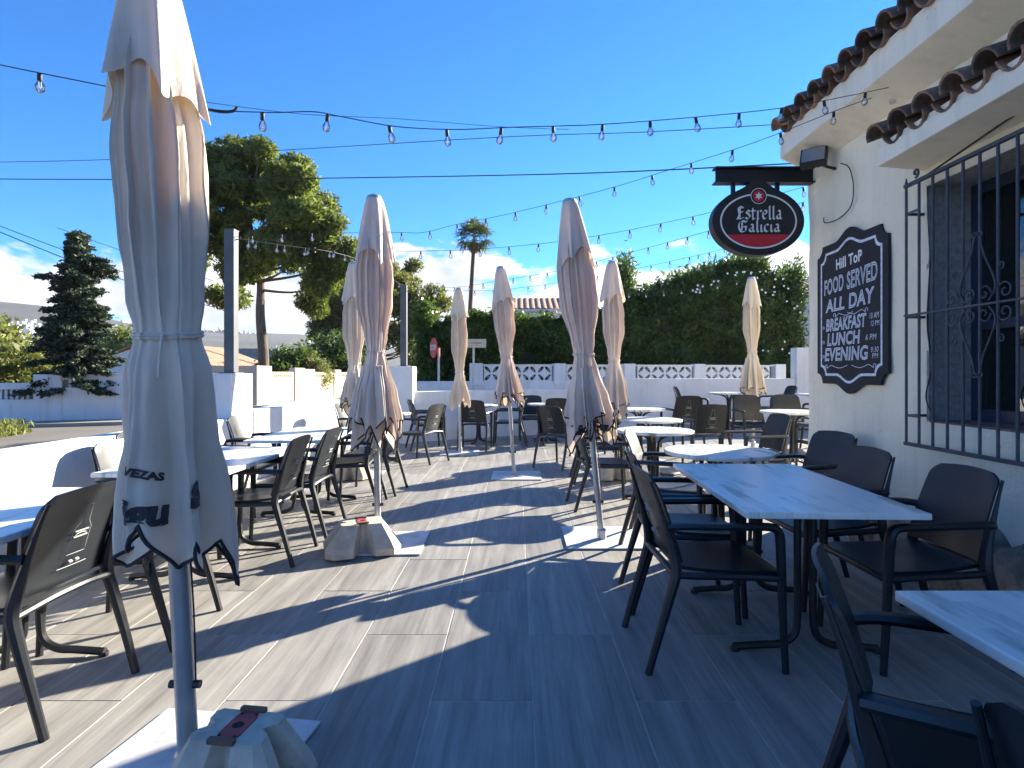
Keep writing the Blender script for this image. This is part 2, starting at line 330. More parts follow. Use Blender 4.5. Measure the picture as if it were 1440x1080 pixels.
MT['petal'] = mat('white petals', (0.85, 0.83, 0.8), 0.6)
MT['rubber'] = mat('black cable', (0.015, 0.015, 0.018), 0.6)
def glass_mat(name, col=(1, 1, 1), f=0.25, rough=0.02):
    m, t, p = new_mat(name); L = t.links.new
    g = N(t, 'ShaderNodeBsdfGlossy', inp={'Roughness': rough}); tr = N(t, 'ShaderNodeBsdfTransparent'); tr.inputs[0].default_value = (*col, 1)
    fr = N(t, 'ShaderNodeFresnel', inp={'IOR': 1.5}); ms = N(t, 'ShaderNodeMixShader')
    L(math_n(t, 'ADD', fr.outputs[0], f, clamp=True), ms.inputs[0]); L(tr.outputs[0], ms.inputs[1]); L(g.outputs[0], ms.inputs[2])
    L(ms.outputs[0], t.nodes['Material Output'].inputs[0]); return m
MT['bulb'] = glass_mat('clear bulb glass', (0.97, 0.97, 0.97), 0.22)
MT['pane'] = glass_mat('dark window pane', (0.4, 0.44, 0.48), 0.10)
MT['lens'] = mat('grey floodlight glass', (0.22, 0.23, 0.23), 0.2)
MT['darkroom'] = mat('dark room interior', (0.02, 0.022, 0.03), 0.9)
MT['frameblue'] = mat('dark navy window frame', (0.02, 0.03, 0.06), 0.3)
MT['stone_sill'] = mat('brown clay sill', (0.20, 0.12, 0.09), 0.8, 0.3, 8)
# ------------------------------------------------------------------ terrace floor, ground, street
def sheet(name, pts, z, m, parent=None, kind='structure'):
    o = M().add([(x, y, z) for x, y in pts], [tuple(range(len(pts)))]).build(name, m, parent)
    if kind and parent is None: tag(o, kind=kind)
    return o
gr = M(); gx = [-2600, -60, -20, -3.4, 9, 40, 2600]; gy = [-60, -2, 14, 60, 2600]
gr.add([(x, y, -0.06) for y in gy for x in gx], [(j * 7 + i, j * 7 + i + 1, j * 7 + i + 8, j * 7 + i + 7) for j in range(4) for i in range(6)])
tag(gr.build('ground', MT['earth']), kind='structure')
WL = -3.2                                                    # inner face of the left terrace wall
back = [(-2.0, 11.0), (-0.25, 12.25), (1.2, 12.75), (2.4, 12.85), (6.4, 13.0)]
sheet('road', [(-30, -10), (WL - .25, -10), (WL - .25, 9.5), (-2.3, 11.3), (-.3, 12.6), (1.1, 13.1), (9, 13.4), (9, 15.2), (-1.4, 15.6), (-3.4, 18.5), (-3.4, 60), (-9.6, 60), (-9.6, 18), (-10.0, 15.6), (-30, 12)], -0.045, MT['asphalt'])
pv = M(); pv.prism([(-15.5, 13.2), (-12.9, 14.2), (-10.2, 15.3), (-9.75, 19), (-9.75, 60), (-10.4, 60), (-10.4, 22), (-10.4, 17), (-15.5, 15)], -0.05, 0.05)
tag(pv.build('pavement', MT['pave'], bevel=0.01), kind='structure')
kb = M(); kb.prism([(-3.3, 18.2), (-1.35, 15.5), (9, 15.1), (9, 15.8), (-1.0, 16.3), (-3.1, 19)], -0.05, 0.06)
tag(kb.build('pavement', MT['pave'], bevel=0.01), kind='structure')
floor = M()
nx, ny = 40, 54
fx = [WL - .1 + i * (10.6 / nx) for i in range(nx + 1)]; fy = [-3 + j * (16.6 / ny) for j in range(ny + 1)]
def in_floor(x, y):
    if x > 2.75 and y < 5.2: return False
    if y > 10.8:
        for (x0, y0), (x1, y1) in zip(back, back[1:]):
            if x0 <= x <= x1 and y > y0 + (y1 - y0) * (x - x0) / (x1 - x0) + 0.2: return False
        if x < back[0][0] and y > 11.0: return False
    return True
fv = [(x, y, fz(x, y) - 0.0018) for y in fy for x in fx]
ff = [(j * (nx + 1) + i, j * (nx + 1) + i + 1, (j + 1) * (nx + 1) + i + 1, (j + 1) * (nx + 1) + i) for j in range(ny) for i in range(nx)
      if in_floor((fx[i] + fx[i + 1]) / 2, (fy[j] + fy[j + 1]) / 2)]
terrace = tag(floor.add(fv, ff).build('terrace_floor', MT['grout'], smooth=True), kind='structure')
TW, TL = 0.4075, 1.184
tm = M().box((-TW / 2 + .0030, -TL / 2 + .0030, -0.02), (TW / 2 - .0030, TL / 2 - .0030, 0)).mesh('tile', MT['tile'], bevel=0.0012, bseg=1)
for c in range(-9, 18):
    x = 0.063 + (c + 0.5) * TW
    off = 2.342 if c % 2 else 2.935
    for k in range(-4, 10):
        y = off + (k + 0.5) * TL
        if not (in_floor(x, y - .4)) or y < -1.2: continue
        if x > 2.65 and y < 5.6: continue
        if x < -2.3 and y > 10.9: continue
        if x > 6.9 or y > 13.2: continue
        e = 0.2
        ax = math.atan((fz(x, y + e) - fz(x, y - e)) / (2 * e)); ay = -math.atan((fz(x + e, y) - fz(x - e, y)) / (2 * e))
        link('tile', tm, terrace, (x, y, fz(x, y) + random.uniform(-.0005, .0005)), (ax, ay, 0))
# ------------------------------------------------------------------ terrace walls
def wall_run(pts, t, z0, z1, cap=0.0):
    m = M(); P = [Vector((x, y)) for x, y in pts]; outer = []
    for i, p in enumerate(P):
        d = (P[min(i + 1, len(P) - 1)] - P[max(i - 1, 0)]).normalized(); outer.append(p + Vector((-d.y, d.x)) * t)
    for i in range(len(P) - 1):
        a, b, c, d = P[i], P[i + 1], outer[i + 1], outer[i]
        zz = z1 if not isinstance(z1, (list, tuple)) else z1[i]
        m.add([(a.x, a.y, z0), (b.x, b.y, z0), (c.x, c.y, z0), (d.x, d.y, z0), (a.x, a.y, zz), (b.x, b.y, zz), (c.x, c.y, zz), (d.x, d.y, zz)],
              [(3, 2, 1, 0), (4, 5, 6, 7), (0, 1, 5, 4), (1, 2, 6, 5), (2, 3, 7, 6), (3, 0, 4, 7)])
    return m
def wallthing(name, label, m, mt=None, bevel=0.012):
    o = m.build(name, mt or MT['white'], bevel=bevel); return tag(o, label, 'wall')
wallthing('terrace_wall', 'low white wall lit by the sun along the left tables, nearer than the first pillar', wall_run([(WL, -3), (WL, 6.6)], 0.22, -0.06, 0.80))
wallthing('terrace_wall', 'low white wall between the two metal posts with a rounded shadow on it', wall_run([(WL + .02, 7.15), (WL + .15, 9.2), (-2.78, 10.3), (-2.36, 10.92)], 0.22, -0.06, 0.86))
wallthing('pillar', 'white marbled pillar carrying the nearer metal post', M().box((WL - .30, 6.6, -.06), (WL, 7.15, 1.30)))
wallthing('pillar', 'pale pillar at the back left corner carrying the farther metal post', M().box((-2.36, 10.92, -.06), (-1.93, 11.35, 1.43)))
wallthing('back_wall', 'shaded white wall across the back of the terrace left of the tallest umbrella', wall_run([(-1.93, 11.1)] + [(-0.25, 12.25), (1.2, 12.75), (2.2, 12.85)], 0.22, -.06, [.955, .965, .965]))
wallthing('back_wall', 'taller stretch of shaded white wall behind the tables at the back right', wall_run([(2.2, 12.83), (6.12, 12.98)], 0.22, -.06, 1.19))
wallthing('pillar', 'high white wall end beside the corner of the building', wall_run([(6.12, 12.9), (9.5, 12.95)], 0.3, -.06, 1.86))
pm = mat('galvanised grey post', (0.10, 0.11, 0.12), 0.5, 0.3, 6, metal=0.0)
def post(x, y, z0, z1, label, s=0.058):
    e = empty('metal_post', (x, y, z0), label, 'post', 'metal posts holding the string lights')
    M().box((-s, -s, 0), (s, s, z1 - z0)).build('shaft', pm, e, bevel=.004)
    M().box((-s * 1.7, -s * 1.7, 0), (s * 1.7, s * 1.7, .012)).build('foot_plate', pm, e)
    M().box((-s * 1.06, -s * 1.06, z1 - z0), (s * 1.06, s * 1.06, z1 - z0 + .012)).build('cap', pm, e)
    M().tube([(s, 0, z1 - z0 - .1), (s + .04, 0, z1 - z0 - .1), (s + .05, 0, z1 - z0 - .06)], .006, 6).build('hook', MT['iron'], e)
post(WL - .13, 6.88, 1.30, 2.96, 'tall grey square post standing on the nearer white pillar')
post(-2.13, 11.12, 1.43, 2.95, 'grey square post on the far pillar, seen behind two closed umbrellas')
# ------------------------------------------------------------------ building on the right
WX = 2.62; WY = 5.3
bld = empty('restaurant_building', (WX, 0, 0), 'cream plastered restaurant building with brown tile eaves along the right side', 'building')
def bpart(m, name, mt, **k): return m.build(name, mt, bld, loc=(-WX, 0, 0), **k)
wy0, wy1, wz0, wz1 = 2.0, 3.76, 0.99, 2.49                    # window opening
wm = M()
for a, b in (((WX, wy1, 0), (WX + .3, WY, 3.2)), ((WX, -4, 0), (WX + .3, wy0, 3.2)), ((WX, wy0, 0), (WX + .3, wy1, wz0)), ((WX, wy0, wz1), (WX + .3, wy1, 3.2))): wm.box(a, b)
def rough_wall():
    # one skin with the opening left out, waved a little like hand-thrown plaster
    ys = np.concatenate([np.linspace(-4, wy0, 40), np.linspace(wy0, wy1, 16)[1:], np.linspace(wy1, WY, 18)[1:]])
    zs = np.concatenate([np.linspace(0, wz0, 12), np.linspace(wz0, wz1, 16)[1:], np.linspace(wz1, 3.2, 8)[1:]])
    V = []; idx = {}
    for j, z in enumerate(zs):
        for i, y in enumerate(ys):
            d = 0.006 * math.sin(3.1 * y + 2 * z) + 0.005 * math.sin(7.7 * z + 1.3 * y) + random.uniform(-.002, .002)
            idx[i, j] = len(V); V.append((WX + d, y, z))
    Fq = []
    for j in range(len(zs) - 1):
        for i in range(len(ys) - 1):
            if ys[i] >= wy0 - 1e-6 and ys[i + 1] <= wy1 + 1e-6 and zs[j] >= wz0 - 1e-6 and zs[j + 1] <= wz1 + 1e-6: continue
            Fq.append((idx[i, j], idx[i, j + 1], idx[i + 1, j + 1], idx[i + 1, j]))
    return M().add(V, Fq)
bpart(rough_wall(), 'wall', MT['plaster'], smooth=True)
bpart(M().box((WX + .04, WY - .001, 0), (9, WY + .02, 3.2)), 'end_wall', MT['plaster'])
bpart(M().box((WX + .02, -4, 0), (WX + .10, wy0 - .0, 3.2)).box((WX + .02, wy1, 0), (WX + .10, WY, 3.2)), 'wall_core', MT['plaster2'])
# corner strip closes the skin to the end wall
bpart(M().box((WX + .012, WY - .03, 0), (WX + .05, WY + .015, 3.2)), 'corner_bead', MT['plaster2'], bevel=.01)
# eave: sloping soffit, fascia band
eo = 0.25
def prof_run(poly, y0, y1):
    m = M(); n = len(poly)
    m.add([(x, y0, z) for x, z in poly] + [(x, y1, z) for x, z in poly],
          [tuple(range(n)), tuple(range(n, 2 * n))[::-1]] + [(i, (i + 1) % n, n + (i + 1) % n, n + i) for i in range(n)])
    return m
bpart(prof_run([(WX + .05, 3.10), (WX - .03, 3.13), (WX - eo + .02, 3.225), (WX - eo, 3.235), (WX - eo, 3.375), (WX + .3, 3.42)], -4, WY + .02), 'eave', MT['plaster2'], bevel=.006)
bpart(prof_run([(WX - eo + .01, 3.38), (WX + 3.4, 4.45), (WX + 6.6, 3.38)], -4, WY - .02), 'roof_slab', MT['terracotta'])
def barrel(L_, r0, r1, up=True, seg=8, th=.014):
    m = M(); n = seg + 1; vs = []
    for (x, rr) in ((0, r0), (L_, r1)):
        for t in (0, th):
            for k in range(n):
                a = math.pi * k / seg
                z = math.sin(a) * (rr - t) * (1 if up else -1); vs.append((x, math.cos(a) * (rr - t), z))
    f = []
    for k in range(seg):
        f += [(k, k + 1, 2 * n + k + 1, 2 * n + k), (n + k, 3 * n + k, 3 * n + k + 1, n + k + 1), (k, n + k, n + k + 1, k + 1), (2 * n + k, 2 * n + k + 1, 3 * n + k + 1, 3 * n + k)]
    f += [(0, 2 * n, 3 * n, n), (n - 1, 2 * n - 1, 4 * n - 1, 3 * n - 1)]
    return m.add(vs, f)
cover = barrel(.42, .088, .072, True).mesh('roof_tile', MT['terracotta'], smooth=True)
pan = barrel(.42, .080, .095, False).mesh('roof_tile', MT['terracotta'], smooth=True)
pitch = math.atan(1.07 / 3.4)
k = 0; y = WY - .06
while y > 0.4:
    for row in range(2):
        dx = row * .36
        xx = WX - eo - .07 + dx * math.cos(pitch); zz = 3.455 + dx * math.sin(pitch)
        link('roof_tile', cover, bld, (xx - WX, y, zz + .03 + random.uniform(-.006, .006)), (random.uniform(-.05, .05), -pitch, random.uniform(-.04, .04)))
        link('roof_tile', pan, bld, (xx - WX + .02, y - .11, zz + .025 + random.uniform(-.006, .006)), (0, -pitch, random.uniform(-.03, .03)))
    y -= .22; k += 1
bpart(prof_run([(WX - eo + .0, 3.37), (WX + .2, 3.375), (WX + .2, 3.5), (WX - eo, 3.43)], -4, WY), 'mortar_bed', MT['plaster2'])
# window canopy
co_ = 0.30
bpart(prof_run([(WX + .02, 2.60), (WX - co_, 2.63), (WX - co_, 2.735), (WX + .02, 2.80)], 1.2, 3.80), 'window_canopy', MT['plaster2'], bevel=.006)
y = 3.74
while y > 1.4:
    link('roof_tile', cover, bld, (-co_ - .05, y, 2.79 + random.uniform(-.005, .005)), (random.uniform(-.05, .05), -.35, random.uniform(-.04, .04)))
    link('roof_tile', pan, bld, (-co_ - .03, y - .11, 2.79), (0, -.35, 0))
    y -= .22
bpart(prof_run([(WX - co_ + .01, 2.73), (WX + .02, 2.75), (WX + .02, 2.9), (WX - co_ + .01, 2.77)], 1.2, 3.78), 'mortar_bed', MT['plaster2'])
# window: reveal, sill, frame, pane, room behind
bpart(M().box((WX + .004, wy1 - .001, wz0), (WX + .30, wy1 + .02, wz1 + .02)).box((WX + .004, wy0, wz1 - .001), (WX + .30, wy1, wz1 + .04)).box((WX + .004, wy0 - .02, wz0), (WX + .3, wy0 + .001, wz1)), 'window_reveal', MT['greystucco'])
bpart(M().box((WX + .006, wy0, wz0 - .03), (WX + .30, wy1, wz0 + .012)), 'window_sill', MT['stone_sill'], bevel=.004)
wf = M(); X0, X1 = WX + .27, WX + .32
for (a, b) in (((wy0, wz0 + .012), (wy1, wz0 + .09)), ((wy0, wz1 - .07), (wy1, wz1)), ((wy1 - .07, wz0 + .09), (wy1, wz1 - .07)), ((wy0, wz0 + .09), (wy0 + .07, wz1 - .07)), ((2.85, wz0 + .09), (2.95, wz1 - .07)), ((wy0 + .07, 1.57), (wy1 - .07, 1.63))):
    wf.box((X0, a[0], a[1]), (X1, b[0], b[1]))
bpart(wf, 'window_frame', MT['frameblue'], bevel=.004)
bpart(M().box((X0 + .02, wy0 + .05, wz0 + .06), (X0 + .026, wy1 - .05, wz1 - .05)), 'window_pane', MT['pane'])
rm = M(); rm.box((WX + .34, 0.5, .2), (WX + 3.0, 4.9, 3.0)); rmo = bpart(rm, 'room', MT['darkroom'])
bpart(M().box((WX + .5, 3.0, .9), (WX + .8, 3.45, 1.45)), 'indoor_shelf', MT['oldwood'], bevel=.01)
bpart(M().box((WX + .45, 2.6, 1.60), (WX + .46, 3.0, 2.0)), 'indoor_poster', mat('pale green poster', (.35, .5, .42), .7))
# the room shell opens towards the window
bm = bmesh.new(); bm.from_mesh(rmo.data); bmesh.ops.delete(bm, geom=[f for f in bm.faces if f.normal.x < -.9 and f.calc_center_median().x < WX + .4], context='FACES'); bm.to_mesh(rmo.data); bm.free()
# rocks left showing at the wall foot
rk_i = 0
for (yy, hh, ww) in ((4.35, .20, .22), (4.0, .26, .24), (3.65, .30, .26), (3.3, .34, .28), (2.98, .36, .26), (2.68, .38, .26), (2.38, .33, .26), (2.1, .3, .25), (1.8, .34, .25)):
    bm = bmesh.new(); bmesh.ops.create_icosphere(bm, subdivisions=3, radius=1)
    o1 = Vector((random.random() * 9, 3, 1))
    from mathutils import noise as mn
    for v in bm.verts:
        d = 1 + .28 * mn.noise(v.co * 1.3 + o1) + .10 * mn.noise(v.co * 4 + o1); v.co *= d
        v.co = Vector((v.co.x * .16, v.co.y * ww, v.co.z * hh))
    for f in bm.faces: f.smooth = True
    me = bpy.data.meshes.new('rock'); bm.to_mesh(me); bm.free(); me.materials.append(MT['rock'])
    link('rock', me, bld, (0.03, yy, hh * .35))
# window grille -----------------------------------------------------
GX = 2.50; gz0, gz1 = .85, 2.50; gy1 = 3.79; gy0 = 1.75
gri = empty('window_grille', (GX, gy1, gz0), 'dark iron window grille with scrollwork in front of the recessed window', 'window grille')
def gpart(m, name, **k): return m.build(name, MT['grille'], gri, loc=(-GX, -gy1, -gz0), **k)
bar = M().tube([(0, 0, 0), (0, 0, gz1 - gz0)], .0085, 8).mesh('bar', MT['grille'], smooth=True)
y = gy1
yy_ = []
while y > gy0: yy_.append(y); y -= .1205
for y in yy_[:]:
    link('bar', bar, gri, (0, y - gy1, 0))
for z, r in ((gz0, .011), (1.67, .006), (gz1, .011)):
    gpart(M().box((GX - .012, gy0, z - r), (GX + .012, gy1 + .012, z + r)), 'rail', bevel=.002)
for z in (gz0 + .18, 1.66, gz1 - .18):
    gpart(M().box((GX, gy1 - .008, z - .008), (WX + .01, gy1 + .008, z + .008)).box((GX - .004, gy1 - .12, z - .007), (GX + .004, gy1, z + .007)), 'bracket')
gpart(M().tube([(GX, gy1, gz1), (GX, gy1, gz1 + .05)], [.012, .003], 8), 'finial')
def spiral(c, r, a0, turns, sgn=1, n=22):
    return [(GX - .014, c[0] + sgn * math.cos(a0 + turns * 2 * math.pi * i / n) * r * (1 - .82 * i / n), c[1] + math.sin(a0 + turns * 2 * math.pi * i / n) * r * (1 - .82 * i / n)) for i in range(n + 1)]
cy, cz = 3.19, 1.67
for sg in (1, -1):
    for vz in (1, -1):
        # long limb from the tip to beside the rail, ending in curls
        limb = [(GX - .014, cy + sg * .02, cz + vz * .36), (GX - .014, cy + sg * .05, cz + vz * .26), (GX - .014, cy + sg * .11, cz + vz * .14), (GX - .014, cy + sg * .12, cz + vz * .07), (GX - .014, cy + sg * .08, cz + vz * .015)]
        gpart(M().tube(crv(limb, 5), .005, 6), 'scroll', smooth=True)
        gpart(M().tube(spiral((cy + sg * .05, cz + vz * .055), .045, 0 if vz > 0 else 0, 1.2 * vz, sg), .005, 6), 'scroll', smooth=True)
        gpart(M().tube(spiral((cy + sg * .02, cz + vz * .375), .022, math.pi, -1.1 * vz, sg), .0045, 6), 'scroll', smooth=True)
        gpart(M().tube(spiral((cy + sg * .185, cz + vz * .055), .05, math.pi, -1.3 * vz, sg), .005, 6), 'scroll', smooth=True)
        gpart(M().tube(spiral((cy + sg * .16, cz + vz * .19), .022, -math.pi / 2 * vz, 1.0 * vz, sg), .0045, 6), 'scroll', smooth=True)
gpart(M().tube(spiral((3.68, gz1 + .05), .03, -math.pi / 2, -1.0, 1), .008, 6), 'scroll', smooth=True)
# cables on the wall
def cable(label, pts, r=.004, n=6):
    return tag(M().tube(crv(pts, n), r, 6).build('cable', MT['rubber'], smooth=True), label, 'cable')
cable('thin black cable dangling behind the window grille bars', [(WX - .01, 3.72, 2.35), (WX - .02, 3.70, 2.1), (WX - .015, 3.73, 1.9), (WX - .02, 3.74, 1.6), (WX - .02, 3.70, 1.35), (WX - .015, 3.76, 1.15), (WX - .01, 3.69, 1.02)], .004)
cable('taut black cable rising from the top of the window grille', [(GX + .02, 3.62, 2.52), (GX + .03, 3.1, 2.60), (GX + .06, 2.2, 2.74)], .006)
cable('hooked black cable below the floodlight on the wall', [(WX - .03, 4.72, 2.98), (WX - .03, 4.60, 2.9), (WX - .02, 4.56, 2.74), (WX - .02, 4.6, 2.6), (WX - .02, 4.78, 2.55), (WX - .02, 4.98, 2.57), (WX - .02, 5.0, 2.62)], .0045)
# floodlight
fl = empty('floodlight', (WX, 4.85, 2.98), 'grey floodlight mounted under the eave above the beer sign arm', 'floodlight')
rot = Matrix.Rotation(R(-35), 3, 'Z') @ Matrix.Rotation(R(-28), 3, 'X')
hb = M().box((-.10, -.035, -.085), (.10, .035, .085)); hb.v = [tuple(rot @ Vector(v)) for v in hb.v]
hb.build('housing', MT['iron'], fl, bevel=.01, loc=(-.17, .02, .1))
hl = M().box((-.085, -.040, -.07), (.085, -.036, .07)); hl.v = [tuple(rot @ Vector(v)) for v in hl.v]
hl.build('lens', MT['lens'], fl, loc=(-.17, .02, .1))
M().tube([(0, 0, 0), (-.08, 0, .02), (-.15, .0, .08)], .012, 6).build('bracket', MT['iron'], fl)
for i in range(5):
    f_ = M().box((-.08 + i * .036, .036, -.07), (-.072 + i * .036, .055, .07)); f_.v = [tuple(rot @ Vector(v)) for v in f_.v]
    f_.build('fin', MT['iron'], fl, loc=(-.17, .02, .1))
# ------------------------------------------------------------------ lettering helpers
def text_mesh(txt, size, off=0.0, shear=0.0, outline=0.0, sx=1.0, spacing=1.0):
    cu = bpy.data.curves.new('t', 'FONT'); cu.body = txt; cu.size = size; cu.offset = off; cu.shear = shear; cu.space_character = spacing
    cu.resolution_u = 4
    if outline: cu.fill_mode = 'NONE'; cu.bevel_depth = outline; cu.bevel_resolution = 0
    o = bpy.data.objects.new('t', cu); COL.objects.link(o)
    dg = bpy.context.evaluated_depsgraph_get(); dg.update(); me = o.evaluated_get(dg).to_mesh()
    v = [Vector((p.co.x * sx, p.co.y, p.co.z)) for p in me.vertices]; f = [tuple(q.vertices) for q in me.polygons]
    o.evaluated_get(dg).to_mesh_clear(); bpy.data.objects.remove(o); bpy.data.curves.remove(cu)
    return v, f
def centred(v):
    a = min(p.x for p in v); b = max(p.x for p in v); c = min(p.y for p in v)
    return [Vector((p.x - (a + b) / 2, p.y - c, p.z)) for p in v], b - a
def nib(strokes, ang=40, wd=0.16, k0=0):
    """broad-nib pen: every polyline becomes a chain of slanted quads, each a hair prouder than the last"""
    dx, dy = math.cos(R(ang)) * wd / 2, math.sin(R(ang)) * wd / 2
    V, Fq = [], []; k = k0
    for st in strokes:
        st = crv([(x, y, 0) for x, y in st], 5) if len(st) > 2 else [Vector((x, y, 0)) for x, y in st]
        for a, b in zip(st, st[1:]):
            n = len(V); z = .0003 * k; k += 1
            V += [Vector((a.x - dx, a.y - dy, z)), Vector((a.x + dx, a.y + dy, z)), Vector((b.x + dx, b.y + dy, z)), Vector((b.x - dx, b.y - dy, z))]
            Fq.append((n, n + 1, n + 2, n + 3))
    return V, Fq
BL = {  # blackletter skeletons: strokes, advance
 'E': ([[(.62, .86), (.30, .93), (.22, .70), (.28, .45), (.20, .18), (.36, .05), (.62, .14)], [(.10, .78), (.30, .93)], [(.22, .50), (.55, .54)], [(.34, .88), (.30, .12)], [(.05, .04), (.30, .06)]], .72),
 's': ([[(.42, .58), (.24, .66), (.12, .54), (.34, .34), (.38, .16), (.20, .04), (.04, .14)]], .48),
 't': ([[(.16, .84), (.16, .12), (.26, .03), (.38, .10)], [(.02, .62), (.36, .62)]], .40),
 'r': ([[(.04, .58), (.14, .64)], [(.15, .64), (.15, .06)], [(.08, .04), (.24, .04)], [(.18, .52), (.34, .66), (.42, .56)]], .44),
 'e': ([[(.38, .40), (.40, .58), (.24, .66), (.10, .48), (.10, .18), (.24, .03), (.42, .14)], [(.12, .36), (.38, .42)]], .49),
 'l': ([[(.15, .98), (.15, .12), (.26, .03)], [(.04, .90), (.15, .98)]], .30),
 'a': ([[(.08, .54), (.24, .66), (.36, .56)], [(.36, .58), (.36, .12), (.46, .03)], [(.34, .38), (.10, .28), (.12, .08), (.26, .03), (.36, .14)]], .53),
 'G': ([[(.66, .82), (.40, .94), (.16, .78), (.12, .36), (.30, .04), (.58, .08), (.62, .40)], [(.42, .44), (.68, .44)], [(.34, .86), (.32, .14)], [(.66, .82), (.70, .94)]], .80),
 'i': ([[(.14, .62), (.14, .12), (.24, .03)], [(.05, .56), (.14, .62)], [(.13, .84), (.17, .88)]], .29),
 'c': ([[(.38, .56), (.24, .66), (.10, .48), (.10, .18), (.24, .03), (.40, .12)]], .44)}
def blackletter(txt, wd=.15):
    V, Fq = [], []; x = 0; k = 0
    for ch in txt:
        st, ad = BL[ch]; v, f = nib(st, 42, wd, k); k += 3; n = len(V)
        V += [p + Vector((x, 0, 0)) for p in v]; Fq += [tuple(i + n for i in q) for q in f]; x += ad
    return V, Fq, x
# ------------------------------------------------------------------ beer sign on its arm
SY = 5.22
sg = empty('hanging_sign', (2.15, SY, 2.64), 'oval black beer sign with crimson foot hanging from a steel arm', 'sign')
def spart(m, name, mt, **k): return m.build(name, mt, sg, loc=(-2.15, -SY, -2.64), **k)
cx_, cz_ = 2.113, 2.632; a_, b_ = .403, .298
arm = M(); z0_, z1_ = 2.975, 3.115
arm.box((1.74, SY - .05, z0_), (2.62, SY + .05, z0_ + .012)).box((1.74, SY - .05, z1_ - .012), (2.66, SY + .05, z1_)).box((1.755, SY - .006, z0_ + .012), (2.64, SY + .006, z1_ - .012))
spart(arm, 'support_arm', MT['black'])
for xx in (1.91, 2.30): spart(M().box((xx - .016, SY - .016, 2.80), (xx + .016, SY + .016, z0_)), 'hanger', MT['black'])
def oval(a, b, bump=0.0, n=72, zc=0):
    out = []
    for i in range(n):
        t = 2 * math.pi * i / n; x = a * math.cos(t); z = b * math.sin(t)
        if z > 0: z += bump * math.exp(-((x / .10) ** 2))
        out.append((cx_ + x, cz_ + z + zc))
    return out
def face(poly, y0, y1): return M().prism(poly, y0, y1, lambda x, z, y: (x, y, z))
spart(face(oval(a_, b_, .075), SY - .055, SY + .055), 'sign_case', MT['black'], bevel=.004)
def ring(a0, b0, a1, b1, y, gap=None, n=96):
    m = M(); o = [(cx_ + a0 * math.cos(2 * math.pi * i / n), cz_ + b0 * math.sin(2 * math.pi * i / n)) for i in range(n)]; q = [(cx_ + a1 * math.cos(2 * math.pi * i / n), cz_ + b1 * math.sin(2 * math.pi * i / n)) for i in range(n)]
    m.add([(x, y, z) for x, z in o] + [(x, y, z) for x, z in q], [(i, (i + 1) % n, n + (i + 1) % n, n + i) for i in range(n)]); return m
spart(ring(.336, .242, .322, .228, SY - .0575), 'pale_ring', MT['signwhite'])
# crimson segment under z = cz-.115
zc_ = -.118; poly = []
t0 = math.asin(zc_ / .226); nseg = 40
for i in range(nseg + 1):
    t = math.pi - t0 - 0 + (math.pi + 2 * t0) * i / nseg if False else (math.pi - t0) + ((2 * math.pi + t0) - (math.pi - t0)) * i / nseg
    poly.append((cx_ + .320 * math.cos(t), cz_ + .226 * math.sin(t)))
spart(M().add([(x, SY - .0585, z) for x, z in poly], [tuple(range(len(poly)))]), 'crimson_band', MT['signred'])
em = M(); ez = cz_ + .218
def disc(r, y, n=28): return M().add([(cx_ + r * math.cos(2 * math.pi * i / n), y, ez + r * math.sin(2 * math.pi * i / n)) for i in range(n)], [tuple(range(n))])
spart(disc(.072, SY - .0600), 'emblem_disc', MT['black']); 
def ring2(r0, r1, y, n=32):
    m = M(); m.add([(cx_ + r * math.cos(2 * math.pi * i / n), y, ez + r * math.sin(2 * math.pi * i / n)) for r in (r0, r1) for i in range(n)], [(i, (i + 1) % n, n + (i + 1) % n, n + i) for i in range(n)]); return m
spart(ring2(.070, .064, SY - .0612), 'emblem_ring', MT['signwhite']); spart(disc(.050, SY - .0612), 'emblem_red', MT['signred'])
star = []
for i in range(12):
    r_ = .036 if i % 2 == 0 else .018; t = math.pi / 2 + math.pi * i / 6; star.append((cx_ + r_ * math.cos(t), SY - .0625, ez + r_ * math.sin(t)))
spart(M().add(star, [tuple(range(12))]), 'emblem_star', MT['signwhite'])
for txt, zz, ht, wdt in (('Estrella', cz_ + .012, .150, .405), ('Galicia', cz_ - .098, .132, .375)):
    v, f, adv = blackletter(txt, .165); s = wdt / adv
    V = [(cx_ - wdt / 2 + p.x * s, SY - .0600 - p.z, zz + p.y * ht * .80) for p in v]
    spart(M().add(V, f), 'lettering', MT['signwhite'])
# ------------------------------------------------------------------ menu board on the wall
BY, BW = 4.60, .485
mb = empty('menu_board', (WX, BY, 1.8), 'black chalk menu board with scalloped outline and white border on the wall', 'menu board')
def board_outline(w_, z0, z1, nt_, bump, n=8):
    out = []
    def notch(cx, cz, a0):   # concave quarter circle round a corner
        return [(cx + nt_ * math.cos(R(a0 - 90 * i / n)), cz + nt_ * math.sin(R(a0 - 90 * i / n))) for i in range(n + 1)]
    def hump(sgn, zb):
        return [(x, zb + sgn * bump * (math.cos(math.pi * x / (w_ * .9)) ** 2 if abs(x) < w_ * .45 else 0)) for x in [(-w_ * .45 + w_ * .9 * i / 14) for i in range(15)]]
    out += notch(-w_, z0, 90)            # bottom left -> ends (−w+nt, z0)
    out += hump(-1, z0)
    out += notch(w_, z0, 180); out += notch(w_, z1, 270)
    out += hump(1, z1)[::-1]
    out += notch(-w_, z1, 360)
    return out
def bmap(x, z, y): return (-y, -x, z)      # x grows to the reader's right = towards the camera
def bd(m, name, mt, **k): return m.build(name, mt, mb, loc=(-.012, 0, -1.8), **k)
z0, z1 = 1.215, 2.365
bd(M().prism(board_outline(BW, z0, z1, .085, .075), 0, .02, bmap), 'panel', MT['chalkblack'], bevel=.002)
